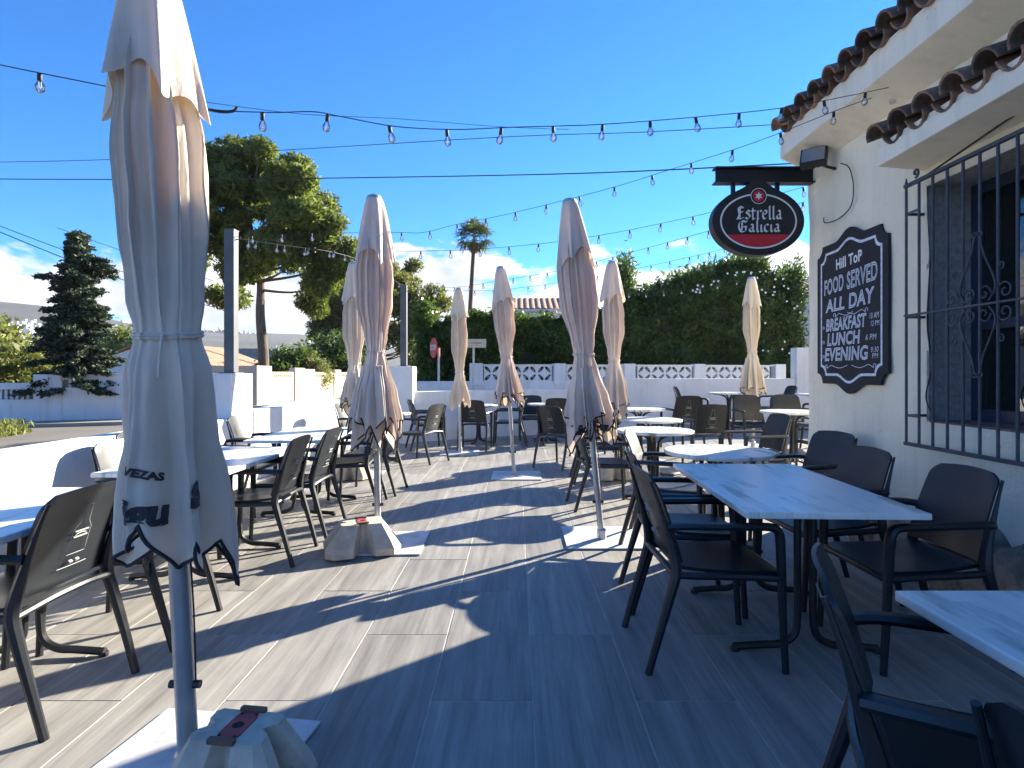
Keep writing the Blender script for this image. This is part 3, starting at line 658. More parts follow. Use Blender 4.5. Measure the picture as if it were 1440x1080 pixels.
o1 = board_outline(BW - .062, z0 + .065, z1 - .065, .075, .06); o2 = board_outline(BW - .082, z0 + .085, z1 - .085, .072, .06)
n_ = len(o1); bd(M().add([bmap(x, z, .0225) for x, z in o1] + [bmap(x, z, .0225) for x, z in o2], [(i, (i + 1) % n_, n_ + (i + 1) % n_, n_ + i) for i in range(n_)]), 'white_border', MT['chalk'])
def chalk(txt, x, z, ht, wdt, outline=.0045, fill=True, rot=0, shear=.12, mt='chalk', bold=0):
    v, f = text_mesh(txt, 1.0, off=bold, shear=shear, spacing=1.05)
    h0 = max(p.y for p in v if True); v, w0 = centred(v); sx = wdt / w0; sz = ht / .73
    ca, sa = math.cos(R(rot)), math.sin(R(rot))
    def T(p, y): 
        X, Z = p.x * sx, p.y * sz; return bmap(x + X * ca - Z * sa, z + X * sa + Z * ca, y)
    if outline:
        vo, fo = text_mesh(txt, 1.0, shear=shear, spacing=1.05, outline=outline / ht * .73)
        a = min(p.x for p in v); vo, w1 = centred(vo)
        bd(M().add([T(p, .024 + p.z * ht * .3) for p in vo], fo), 'lettering', MT[mt])
    if fill: bd(M().add([T(p, .0232) for p in v], f), 'lettering', MT['chalkgrey' if outline else mt])
MT['chalkgrey'] = mat('smudged chalk', (0.24, 0.28, 0.38), 0.9, 0.6, 60)
chalk('Hill ToP', .0, 2.14, .085, .36, outline=0, mt='signwhite', rot=2, shear=0, bold=.03)
chalk('FOOD', -.215, 1.955, .125, .29, rot=3); chalk('SERVED', .175, 1.965, .135, .39, rot=3)
chalk('ALL', -.20, 1.805, .105, .27, rot=1); chalk('DAY', .17, 1.81, .115, .32, rot=2)
chalk('BREAKFAST', -.05, 1.645, .10, .56); chalk('LUNCH', -.08, 1.525, .10, .46); chalk('EVENING', -.05, 1.40, .105, .60)
chalk('10 AM', .33, 1.70, .045, .11, outline=0); chalk('12 PM', .34, 1.645, .04, .10, outline=0)
chalk('6 PM', .29, 1.545, .045, .13, outline=0); chalk('9:30', .335, 1.455, .04, .09, outline=0); chalk('PM', .34, 1.41, .04, .07, outline=0)
for z in (1.68, 1.56, 1.44):
    bd(M().tube([bmap(-.375 + .012 * math.cos(t), z + .012 * math.sin(t), .023) for t in [2 * math.pi * i / 10 for i in range(11)]], .0025, 4), 'bullet', MT['chalk'])
def swirl(x0, x1, z, r, y=.023):
    pts = [bmap(x0 + r + r * (1 - .6 * i / 8) * math.cos(-math.pi * .2 + math.pi * 1.5 * i / 8), z + abs(r) * (1 - .6 * i / 8) * math.sin(-math.pi * .2 + math.pi * 1.5 * i / 8), y) for i in range(8, -1, -1)]
    pts += [bmap(x0 + (x1 - x0) * t, z + .012 * math.sin(t * 7), y) for t in (.3, .45, .6, .75, .9, 1)]
    bd(M().tube(crv(pts, 3), .0028, 4), 'flourish', MT['chalk'])
swirl(-.23, .06, 1.770, .022); swirl(.26, -.02, 1.770, -.022); swirl(-.36, -.02, 1.355, .022); swirl(.36, .04, 1.355, -.022)
# ------------------------------------------------------------------ chairs
def copy_tree(o, parent=None):
    c = o.copy(); COL.objects.link(c)
    if parent is not None: c.parent = parent
    for ch in list(o.children): copy_tree(ch, c)
    return c
def chair_meshes():
    P = {}
    # seat: dished panel with rounded corners and a front lip
    def grid(nu, nv, fn, th, nrm):
        V = []; 
        for s_ in (0, 1):
            for j in range(nv + 1):
                for i in range(nu + 1):
                    p = Vector(fn(i / nu, j / nv)); V.append(p - Vector(nrm) * th * s_)
        n = (nu + 1) * (nv + 1); f = []
        for j in range(nv):
            for i in range(nu):
                a = j * (nu + 1) + i; f += [(a, a + 1, a + nu + 2, a + nu + 1), (n + a + nu + 1, n + a + nu + 2, n + a + 1, n + a)]
        rim = [i for i in range(nu + 1)] + [j * (nu + 1) + nu for j in range(1, nv + 1)] + [nv * (nu + 1) + i for i in range(nu - 1, -1, -1)] + [j * (nu + 1) for j in range(nv - 1, 0, -1)]
        for a, b in zip(rim, rim[1:] + rim[:1]): f.append((b, a, n + a, n + b))
        return M().add(V, f)
    def seat(u, v):
        x = -.20 + .455 * u; y = (v - .5) * 2
        hw = .232 - .03 * (1 - u) ** 2
        z = .440 - .012 * math.cos(y * 1.4) * math.sin(u * math.pi) - .03 * max(0, u - .88) ** 1 * 8 * .3 + .02 * (1 - u) ** 3
        return (x, y * hw, z)
    P['seat'] = grid(14, 10, seat, .016, (0, 0, 1)).mesh('seat', MT['plastic'], smooth=True)
    def back(u, v):
        y = (v - .5) * 2; h = u
        # lean backwards and curl around the sitter
        corner = 1 - .07 * max(0, (h - .88) / .12) ** 3
        hw = (.222 - .022 * h) * corner
        z = .475 + h * .37 - .016 * max(0, (abs(y) - .8) / .2) ** 2 * max(0, (h - .85) / .15) + (.014 * math.cos(y * 1.5) if h > .9 else 0)
        x = -.205 - .085 * h - .035 * h * h - .028 * math.cos(y * 1.4) + .02
        return (x, y * hw, z)
    P['backrest'] = grid(14, 12, back, .011, (-1, 0, 0)).mesh('backrest', MT['plastic'], smooth=True)
    for s, nm in ((1, 'l'), (-1, 'r')):
        # rear leg runs up the edge of the back, thickest at the seat joint
        pts = crv([(-.335, .238 * s, 0), (-.285, .240 * s, .18), (-.232, .238 * s, .36), (-.212, .232 * s, .44), (-.222, .222 * s, .52), (-.252, .214 * s, .63), (-.285, .206 * s, .74), (-.315, .196 * s, .825)], 3)
        n = len(pts); rs = [(.0165 + .0085 * ss(i / n / .42)) if i / n < .42 else (.025 - .018 * ss((i / n - .42) / .45)) for i in range(n)]
        P['rear' + nm] = M().tube(pts, rs, 8).mesh('leg', MT['plastic'], smooth=True)
        pts = crv([(.262, .250 * s, 0), (.250, .250 * s, .22), (.242, .252 * s, .43), (.236, .254 * s, .57)], 3)
        P['front' + nm] = M().tube(pts, [.0155 + .006 * ss(i / len(pts) * 1.3) for i in range(len(pts))], 8).mesh('leg', MT['plastic'], smooth=True)
        pts = crv([(.236, .254 * s, .565), (.228, .255 * s, .612), (.195, .256 * s, .634), (.10, .258 * s, .638), (-.05, .256 * s, .640), (-.17, .246 * s, .640), (-.245, .222 * s, .632)], 4)
        P['arm' + nm] = M().tube(pts, [.021 - .003 * ss(i / len(pts) * 2) for i in range(len(pts))], 8, flat=1.25).mesh('armrest', MT['plastic'], smooth=True)
        m = M().tube(crv([(-.225, .233 * s, .425), (-.1, .236 * s, .420), (.1, .242 * s, .416), (.245, .25 * s, .410)], 3), .017, 8)
        P['rail' + nm] = m.mesh('seat_rail', MT['plastic'], smooth=True)
    P['apron'] = M().tube(crv([(.245, -.25, .408), (.252, -.12, .414), (.254, 0, .416), (.252, .12, .414), (.245, .25, .408)], 3), .016, 8, flat=1.0).mesh('front_apron', MT['plastic'], smooth=True)
    P['rearbar'] = M().tube(crv([(-.222, -.233, .43), (-.236, -.1, .448), (-.24, 0, .452), (-.236, .1, .448), (-.222, .233, .43)], 3), .015, 8).mesh('rear_bar', MT['plastic'], smooth=True)
    # faint bottle print on the outside of the backrest
    def bx(u, v): p = Vector(back(u, v)); return p + Vector((-.0125, 0, 0))
    out = [(.32, -.045), (.32, .045), (.58, .045), (.66, .022), (.84, .015), (.84, -.015), (.66, -.022), (.58, -.045)]
    def onb(h, y): return bx(h, .5 + y / (2 * .21))
    m = M(); loop = [Vector(onb(a[0] + (b[0] - a[0]) * t / 4, a[1] + (b[1] - a[1]) * t / 4)) for a, b in zip(out, out[1:] + out[:1]) for t in range(4)]
    m.tube(loop, .0011, 4, closed=True)
    for h in (.50, .56): m.tube([onb(h, -.034 + .068 * t / 4) for t in range(5)], .0035, 4)
    m.tube([onb(.52 + .02 * math.sin(t), .028 * math.cos(t)) for t in [2 * math.pi * i / 10 for i in range(10)]], .0018, 4, closed=True)
    for yy in (-.016, .016): m.tube([onb(.235, yy - .008), onb(.235, yy + .008)], .007, 4)
    m.tube([onb(.19, -.07 + .14 * t / 4) for t in range(5)], .0016, 4)
    P['print'] = m.mesh('bottle_print', MT['print'])
    return P
CP = chair_meshes()
def make_chair(loc, rz, label, group='anthracite plastic armchairs'):
    e = empty('armchair', loc, label, 'chair', group, rz)
    for nm, k in (('seat', 'seat'), ('backrest', 'backrest'), ('leg', 'rearl'), ('leg', 'rearr'), ('leg', 'frontl'), ('leg', 'frontr'), ('armrest', 'arml'), ('armrest', 'armr'), ('seat_rail', 'raill'), ('seat_rail', 'railr'), ('front_apron', 'apron'), ('rear_bar', 'rearbar')):
        o = link(nm, CP[k], e)
        if k == 'backrest': link('bottle_print', CP['print'], o)
    return e
chairs = [  # x, y, facing in degrees (0 = +X), label
 (.895, 2.80, 2, 'nearest chair on the left side of the long table by the building wall'),
 (.965, 3.40, -3, 'second chair on the left side of the long table, behind the nearest one'),
 (1.83, 2.80, 182, 'chair between the long table and the wall right below the window grille'),
 (1.80, 3.50, 186, 'chair at the far wall side of the long table, beneath the menu board'),
 (1.02, 1.30, -25, 'nearest chair at the bottom right, seen from behind at the cropped table'),
 (1.00, .70, 8, 'chair cut off by the bottom right corner of the photo'),
 (1.17, 4.55, -20, 'chair with a sunlit white back at the left of the round table nearest the camera'),
 (2.13, 4.42, 196, 'chair against the building at the right of the nearest round table'),
 (2.55, 6.35, 188, 'chair just past the building corner facing left with its arms towards the round tables'),
 (2.52, 7.85, 88, 'dark chair back standing alone in shade behind the second round table'),
 (.86, 5.80, 5, 'chair behind the tallest umbrella pole at the left of the second round table'),
 (1.0, 7.15, 0, 'chair at the left of the third round table, hidden by two umbrellas'),
 (.62, 8.25, 52, 'chair turned diagonally away on the open floor, left of the tallest umbrella'),
 (2.6, 9.3, 95, 'black chair with printed back at the fourth round table, right of the rear umbrella'),
 (1.2, 9.0, 15, 'chair at the left of the fourth round table, in shadow'),
 (-2.0, 2.34, 178, 'nearest chair on the left with a bottle printed on its back'),
 (-1.95, 2.98, 183, 'chair half hidden behind the skirt of the large foreground umbrella'),
 (-2.36, 3.9, -4, 'chair with a sunlit back on the wall side, just left of the foreground umbrella'),
 (-1.84, 4.20, 180, 'first chair to the right of the foreground umbrella along the left tables'),
 (-1.80, 4.83, 178, 'second chair to the right of the foreground umbrella along the left tables'),
 (-1.66, 5.83, 184, 'chair right behind the skirt of the umbrella standing on the sunlit concrete foot'),
 (-1.60, 6.50, 176, 'chair beyond the sunlit concrete foot, next to the rear left umbrella'),
 (-2.62, 5.55, 0, 'dark backed chair against the left wall at the third table'),
 (-2.62, 6.15, 2, 'pale sunlit chair back against the left wall at the third table'),
 (-2.66, 4.55, 3, 'chair against the left wall at the second table, behind the foreground umbrella'),
 (-1.42, 8.72, 153, 'chair turned left in front of the cream umbrella at the back'),
 (-.72, 10.1, 85, 'chair seen from behind just right of the cream umbrella pole'),
 (-.15, 10.75, 178, 'chair facing left behind the umbrella on the bare steel plate'),
 (-1.55, 10.2, 20, 'dark chair by the far pillar, left of the cream umbrella'),
 (-2.35, 8.8, 0, 'chair in the far left corner beyond the rear left umbrella'),
 (.30, 11.6, -88, 'chair backed against the back wall, left of the tallest umbrella'),
 (.72, 10.9, 90, 'black chair in front of the back wall table, just left of the tallest umbrella'),
 (1.15, 11.5, 190, 'chair by the back wall hidden behind the tallest umbrella'),
 (3.32, 11.2, -5, 'white lit chair seen side on at the tall legged table at the back right'),
 (5.15, 11.7, 182, 'chair at the right of the round table by the back wall'),
 (3.52, 8.75, -88, 'dark chair facing the camera behind the back right round table, left one of the pair'),
 (4.15, 8.85, -92, 'dark chair facing the camera behind the back right round table, right one of the pair'),
 (5.0, 9.6, 175, 'chair side on beside the building edge at the far right of the terrace'),
 (3.75, 7.15, 88, 'chair backing on to the camera in front of the back right round table'),
]
for x, y, a, lb in chairs: make_chair((x, y, fz(x, y)), R(a), lb)
# ------------------------------------------------------------------ tables
def edge_top(m_name, poly_m, z): pass
def t_base():
    m = []
    col = M()
    for s in (-1, 1):
        col.tube(crv([(.036 * s, 0, .68), (.036 * s, 0, .40), (.036 * s, 0, .16), (.055 * s, 0, .075), (.12 * s, 0, .036), (.20 * s, 0, .030), (.33 * s, 0, .020)], 5), .018, 8)
    return col
tb_ped = t_base().mesh('pedestal', MT['iron'], smooth=True)
tb_cross = M().box((-.27, -.02, .672), (.27, .02, .692)).box((-.03, -.18, .68), (.03, .18, .692)).mesh('crossbar', MT['iron'], bevel=.003)
tb_foot = M().lathe([(.019, 0), (.021, .006), (.019, .02)], seg=10).mesh('foot_cap', MT['rubber'])
def plank_top(w_, l_, th=.028):
    m = M().box((-w_ / 2, -l_ / 2, -th), (w_ / 2, l_ / 2, 0)); return m
def rect_table(x, y, w_, l_, rz, label):
    e = empty('rectangular_table', (x, y, fz(x, y)), label, 'table', 'rectangular whitewashed tables', R(rz))
    plank_top(w_, l_).build('tabletop', MT['board'], e, bevel=.006, loc=(0, 0, .72))
    for s in (-1, 1):
        yy = s * l_ * .27
        b = link('pedestal', tb_ped, e, (0, yy, 0)); link('crossbar', tb_cross, e, (0, yy, 0))
        for q in (-1, 1): link('foot_cap', tb_foot, b, (q * .325, 0, 0))
    return e
rect_table(1.36, 3.12, .76, 1.34, -2, 'long whitewashed table in the shade beside the building wall')
rect_table(1.42, .92, .82, 1.32, 0, 'table cut off by the right edge of the photo in the foreground')
rect_table(-2.22, 2.36, .78, 1.30, 1, 'table at the left edge of the photo, nearest of the left row')
rect_table(-2.10, 4.06, .76, 1.26, 0, 'second table of the left row, just right of the foreground umbrella')
rect_table(-2.0, 5.75, .74, 1.30, 0, 'third table of the left row, by the low wall with the rounded shadow')
rb = M()
for a in (45, 135, 225, 315):
    c, s = math.cos(R(a)), math.sin(R(a))
    rb.tube(crv([(.30 * c, .30 * s, .69), (.16 * c, .16 * s, .675), (.06 * c, .06 * s, .62), (.032 * c, .032 * s, .50), (.032 * c, .032 * s, .2), (.05 * c, .05 * s, .08), (.12 * c, .12 * s, .036), (.30 * c, .30 * s, .018)], 4), .016, 8)
rb = rb.mesh('pedestal', MT['iron'], smooth=True)
def round_table(x, y, d, label, rz=0):
    e = empty('round_table', (x, y, fz(x, y)), label, 'table', 'round whitewashed tables', R(rz))
    r = d / 2
    m = M().lathe([(r - .006, -.03), (r, -.024), (r, -.006), (r - .006, 0), (.001, 0)], seg=56)
    m.build('tabletop', MT['board'], e, loc=(0, 0, .72), smooth=True)
    b = link('pedestal', rb, e)
    for a in (45, 135, 225, 315): link('foot_cap', tb_foot, b, (.295 * math.cos(R(a)), .295 * math.sin(R(a)), 0))
    return e
round_table(1.52, 4.45, .80, 'nearest round table, half in sun and half in shade', 10)
round_table(1.42, 6.08, .78, 'second round table, directly behind the nearest round one', 30)
round_table(1.66, 7.35, .78, 'third round table, seen edge on above the second', 50)
round_table(1.86, 8.95, .78, 'fourth round table, partly behind the rear right umbrella', 20)
round_table(4.22, 11.75, .80, 'round table on a tall thin pedestal before the back right wall', 45)
round_table(3.72, 7.95, .84, 'round table meeting the edge of the building at the back right', 15)
round_table(5.7, 11.2, .78, 'farthest round table, peeping out beside the building corner', 0)
round_table(-1.95, 8.72, .76, 'round table in the far left corner near the pillar', 10)
round_table(-.72, 11.05, .76, 'round table at the back wall between the cream and the middle umbrella', 25)
round_table(.55, 11.35, .70, 'round table against the back wall just left of the tallest umbrella', 0)
# ------------------------------------------------------------------ closed umbrellas
def umbrella(x, y, lean, label, cloth='cloth', trim=True, seed=1, hemz=.76, hemamp=.17, waist=1.46, top=2.66, nf=11, nf2=7, words=(), plate_rot=0, plate_off=(0, 0), skirt=1.0, wst=.068, ply=True, wide_words=True, wide=1.0, pole_r=.024, tw0=0.0, twist=.5):
    rr = random.Random(seed); z0 = fz(x, y)
    e = empty('closed_umbrella', (x, y, z0), label, 'umbrella', 'closed canvas umbrellas')
    lx, ly = lean
    ph = [rr.uniform(0, 6.28) for _ in range(12)]
    def axis(z): return lx * z / top, ly * z / top
    def Rz(z):
        K = [(hemz - hemamp - .05, .150 * skirt), (hemz, .152 * skirt), (hemz + .15, .145 * skirt), (waist - .32, .122 * skirt), (waist - .12, wst + .018), (waist, wst), (waist + .12, wst + .014), (waist + .38, .118), (waist + .62, .122), (2.22, .102), (2.42, .066), (top - .12, .05), (top - .03, .045)]
        for (a, ra), (b, rb_) in zip(K, K[1:]):
            if z <= b: 
                t = ss((z - a) / (b - a)) if z > a else 0; return (ra + (rb_ - ra) * t) * wide
        return K[-1][1]
    def fold1(th, z, nn, g, lo, o):
        p = nn * th + .9 * math.sin(2 * th + ph[0 + o]) + .7 * math.sin(3 * th + ph[1 + o]) + twist * (z - waist) + .16 * math.sin(z * 2.4 + ph[2] + th)
        q = (nn * 2 + 3) * th + ph[3] + 1.3 * math.sin(th * 2 + z * .9 + ph[4])
        u = 5 * th + ph[5] + .8 * math.sin(2 * th + ph[6]) + .5 * z
        amp = (.12 + .22 * g) if lo else (.10 + .16 * g)
        s1 = math.sin(p); ridge = (1 - 2 * abs(math.sin(p / 2)) ** .7) * .5 + .5 * s1 if not lo else s1 + .25 * math.sin(2 * p + 1)
        r = 1 + amp * ridge + ((.05 + .05 * g) if not lo else .035) * math.sin(q) + .07 * g * math.sin(u) + .05 * math.sin(2 * th + ph[6] + z) + .02 * math.sin(9 * z + 3 * th + ph[9])
        dth = (.55 + .55 * g) / nn * math.cos(p + .4) * 1.2 + (0 if lo else .25 * g / nn * math.cos(q))
        return r, dth
    def fold(th, z):
        g = ss(abs(z - waist) / .45); k = ss((z - waist + .10) / .20)
        if k >= 1: return fold1(th, z, nf, g, False, 0)
        if k <= 0: return fold1(th, z, nf2, g, True, 2)
        a = fold1(th, z, nf, g, False, 0); b = fold1(th, z, nf2, g, True, 2); return a[0] * k + b[0] * (1 - k), a[1] * k + b[1] * (1 - k)
    lop = [rr.uniform(.5, 1.2) for _ in range(nf + 3)]
    def hem(th):
        p = (th / (2 * math.pi) * (nf * .8) + ph[8]); k = int(math.floor(p)) % len(lop); f = p - math.floor(p)
        tri = 1 - abs(2 * f - 1); 
        return hemz + hemamp * (.75 - 1.5 * tri ** .8 * lop[k] * .75) + .05 * math.sin(th * 2 + ph[9])
    def S(th, z, off=0.0):
        r, d = fold(th, z); c_, s_ = math.cos(th), math.sin(th)
        w_ = .075 * mn.noise(Vector((c_ * 2.2 + seed, s_ * 2.2, z * 4.2))) + .05 * mn.noise(Vector((c_ * 6 + seed, s_ * 6, z * 11 + 2 * th)))
        R_ = Rz(z) * (r + w_) + off; ax, ay = axis(z)
        return Vector((ax + R_ * math.cos(th + d), ay + R_ * math.sin(th + d), z))
    n, m_ = 168, 60
    V = np.zeros(((m_ + 1) * n, 3)); zt = 2.40
    for i in range(n):
        th = 2 * math.pi * i / n; h = hem(th)
        for j in range(m_ + 1):
            t = j / m_; z = h + (zt - h) * t
            V[j * n + i] = S(th, z)
    Fq = np.array([(j * n + i, j * n + (i + 1) % n, (j + 1) * n + (i + 1) % n, (j + 1) * n + i) for j in range(m_) for i in range(n)])
    me = npmesh('canopy', V, Fq, MT[cloth]); me.polygons.foreach_set('use_smooth', np.ones(len(Fq), bool)); can = link('canopy', me, e)
    # inner ply, so that the back of the folds is closed and the cloth has body
    if trim:
        M().tube([S(2 * math.pi * i / n, hem(2 * math.pi * i / n)) for i in range(n)], .0062, 5, closed=True).build('hem_piping', MT['trim'], can)
    # a second, shorter ply of cloth folded over the skirt
    if trim and ply:
        n3, m3 = 132, 26; V = np.zeros(((m3 + 1) * n3, 3)); rim = []
        def S2(th, z):
            g = ss(abs(z - waist) / .45); r, d = fold1(th + 1.3, z, nf2 - 1, g, True, 5); R_ = Rz(z) * (1 + (r - 1) * .95) * 1.03; ax, ay = axis(z)
            return Vector((ax + R_ * math.cos(th + d), ay + R_ * math.sin(th + d), z))
        for i in range(n3):
            th = 2 * math.pi * i / n3; p_ = th / (2 * math.pi) * 6 + ph[7]; f_ = p_ - math.floor(p_)
            h = hemz + .13 + hemamp * .8 * (f_ ** .8 - .5) * lop[int(p_) % len(lop)] - (hemamp * .9 if f_ > .93 else 0) * (f_ - .93) / .07
            for j in range(m3 + 1): V[j * n3 + i] = S2(th, h + (waist - .10 - h) * j / m3)
            rim.append(S2(th, h))
        Fq = np.array([(j * n3 + i, j * n3 + (i + 1) % n3, (j + 1) * n3 + (i + 1) % n3, (j + 1) * n3 + i) for j in range(m3) for i in range(n3)])
        me = npmesh('canopy_fold', V, Fq, MT[cloth]); me.polygons.foreach_set('use_smooth', np.ones(len(Fq), bool)); link('canopy_fold', me, can)
        M().tube(rim, .0058, 5, closed=True).build('hem_piping', MT['trim'], can)
    # vent cap: short flared skirt over the top
    n2, m2 = 120, 22; V = np.zeros(((m2 + 1) * n2, 3)); nc = 6
    zc = top - .50
    def caps(th, t):
        lp = math.sin(nc * th + ph[10]) ; hz = zc + .02 - .035 * lp - .05 * math.sin(2 * th + ph[11])
        z = (top - .03) + (hz - (top - .03)) * t
        r0 = .052 + (.132 * wide - .052) * (t ** .7) + .004
        r = r0 * (1 + (.05 + .13 * t) * math.sin(nc * th + ph[10] + .4 * t) + .06 * t * math.sin(2 * nc * th + ph[2]) + .05 * math.sin(3 * th + ph[3]))
        d = .13 * t * math.cos(nc * th + ph[10] + .5)
        ax, ay = axis(z); return Vector((ax + r * math.cos(th + d), ay + r * math.sin(th + d), z))
    for i in range(n2):
        for j in range(m2 + 1): V[j * n2 + i] = caps(2 * math.pi * i / n2, 1 - j / m2)
    Fq = np.array([(j * n2 + i, j * n2 + (i + 1) % n2, (j + 1) * n2 + (i + 1) % n2, (j + 1) * n2 + i) for j in range(m2) for i in range(n2)])
    me = npmesh('vent_cap', V, Fq, MT[cloth]); me.polygons.foreach_set('use_smooth', np.ones(len(Fq), bool)); link('vent_cap', me, e)
    ax, ay = axis(top)
    M().lathe([(.056, -.02), (.058, 0), (.052, .018), (.028, .032), (.001, .037)], (ax, ay, top - .03), 20).build('top_cap', MT['pole'], e, smooth=True)
    # tie strap hugging the folds at the waist
    st = []
    for k in range(2):
        st.append(M().tube([S(2 * math.pi * i / 72, waist + .012 * math.sin(6.28 * i / 72) + .01 * k, .006) for i in range(72)], .006, 5, closed=True))
        st[-1].build('tie_strap', MT[cloth], e)
    M().tube(crv([S(-1.2, waist, .012), S(-1.25, waist - .05, .03), S(-1.3, waist - .13, .018)], 4), .005, 5).build('strap_end', MT[cloth], e)
    # pole, ribs inside the skirt, crank line, plate
    M().tube([(0, 0, .01), (lx * .98, ly * .98, top - .05)], pole_r, 16).build('pole', MT['pole'], e, smooth=True)
    cl = M(); p0 = Vector((lx * .22, ly * .22, .60)) 
    cl.tube(crv([(pole_r + .006 + lx * .32, -.004, .85), (pole_r + .012 + lx * .2, -.006, .55), (pole_r + .008 + lx * .12, -.004, .30)], 4), .003, 5).build('pull_cord', MT['rubber'], e)
    M().tube([(lx * .13 - pole_r - .014, 0, .30), (lx * .13 + pole_r + .022, 0, .30)], .013, 8).build('lock_pin', MT['iron'], e)
    M().lathe([(pole_r + .012, 0), (pole_r + .012, .07), (pole_r + .002, .08)], (0, 0, .012), 16).build('socket', MT['pole'], e, smooth=True)
    pl = M().box((-.31, -.31, .004), (.31, .31, .014)); pl.build('base_plate', MT['plate'], e, bevel=.002, loc=(plate_off[0], plate_off[1], 0), rot=(0, 0, R(plate_rot)))
    for wd, th0, zb, size, sh in words:
        v, f = text_mesh(wd, size, off=.012 * size / .2, shear=.12)
        bm = bmesh.new(); vs = [bm.verts.new(p) for p in v]
        for q in f:
            try: bm.faces.new([vs[i] for i in q])
            except ValueError: pass
        for _ in range(5):
            ed = [e_ for e_ in bm.edges if e_.calc_length() > .012]
            if not ed: break
            bmesh.ops.subdivide_edges(bm, edges=ed, cuts=1); bmesh.ops.triangulate(bm, faces=bm.faces)
        w0 = max(p.co.x for p in bm.verts)
        th0 = th0 if wide_words else max([th0 + .02 * i for i in range(-22, 23)], key=lambda t: min(fold(t + q, zb + size * .3)[0] for q in (-.22, -.1, 0, .1, .22)))
        out = []
        for p in bm.verts:
            th = th0 + (p.co.x - w0 / 2) / (Rz(zb) * 1.2); zz = zb + p.co.y + sh * (p.co.x - w0 / 2)
            aw = th; ax, ay = axis(zz); best = None
            for q in range(-34, 35):
                P_ = S(aw + q * .016, zz); da = (math.atan2(P_.y - ay, P_.x - ax) - aw + math.pi) % (2 * math.pi) - math.pi
                rr_ = math.hypot(P_.x - ax, P_.y - ay)
                if abs(da) < .03 and (best is None or rr_ > best): best = rr_
            if best is None: best = Rz(zz) * 1.25
            out.append(Vector((ax + (best + .006) * math.cos(aw), ay + (best + .006) * math.sin(aw), zz)))
        fs = [tuple(v_.index for v_ in q.verts) for q in bm.faces] if not bm.verts.index_update() else []
        bm.free()
        me = bpy.data.meshes.new('lettering'); me.from_pydata([tuple(p) for p in out], [], fs); me.materials.append(MT['ink']); link('lettering', me, can)
    return e
PI = math.pi
umbrella(-1.055, 1.90, (-.13, 0), 'huge closed umbrella in the left foreground, cut off by the top of the photo', seed=11, cloth='cloth_grey', plate_rot=-8, plate_off=(-.02, .02), nf=10, nf2=6, wide=1.0, skirt=.88, wst=.092, ply=False, pole_r=.031, hemz=.70, hemamp=.14, waist=1.42,
         words=(('igu', -PI / 2 - .08, .85, .105, -.10), ('VEZAS', -PI / 2 - .12, .985, .032, -.30), ('s', -PI / 2 + .95, .90, .13, .2)))
umbrella(-1.06, 4.50, (-.03, 0), 'tall closed umbrella standing by the sunlit concrete foot, left of centre', seed=23, plate_rot=2, plate_off=(.05, 0), hemamp=.20, hemz=.78, words=(('igu', -PI / 2 + .1, .70, .10, .0),))
umbrella(.66, 4.60, (-.25, 0), 'tallest looking closed umbrella right of centre, leaning left on a white plate', seed=5, plate_rot=0, plate_off=(.02, .05), hemamp=.20, hemz=.80, waist=1.44, words=(('Mig', -PI / 2 + .45, .86, .11, -.12), ('ig', -PI / 2 - .55, .84, .10, .1)))
umbrella(-.036, 7.50, (-.17, 0), 'closed umbrella in the middle of the terrace on a bare steel plate', seed=31, plate_off=(.03, -.03), hemz=.90, hemamp=.14, waist=1.5)
umbrella(-.925, 9.6, (-.02, 0), 'cream closed umbrella without piping at the back, stained yellow', seed=41, cloth='cloth_cream', trim=False, hemz=.78, hemamp=.12, waist=1.32, top=2.69, plate_rot=3)
umbrella(-2.05, 7.5, (-.03, .0), 'closed umbrella half hidden behind the one on the sunlit concrete foot', seed=47, hemz=.82, hemamp=.16, waist=1.42, top=2.72, cloth='cloth_grey')
umbrella(1.26, 7.5, (-.05, .0), 'closed umbrella just right of the leaning one, with a rumpled cap', seed=53, hemz=.76, hemamp=.13, waist=1.45, top=2.72, cloth='cloth')
umbrella(3.72, 9.3, (-.03, 0), 'pale closed umbrella at the back right in front of the oleander', seed=61, cloth='cloth_cream', hemz=.80, hemamp=.10, waist=1.5, top=2.68)
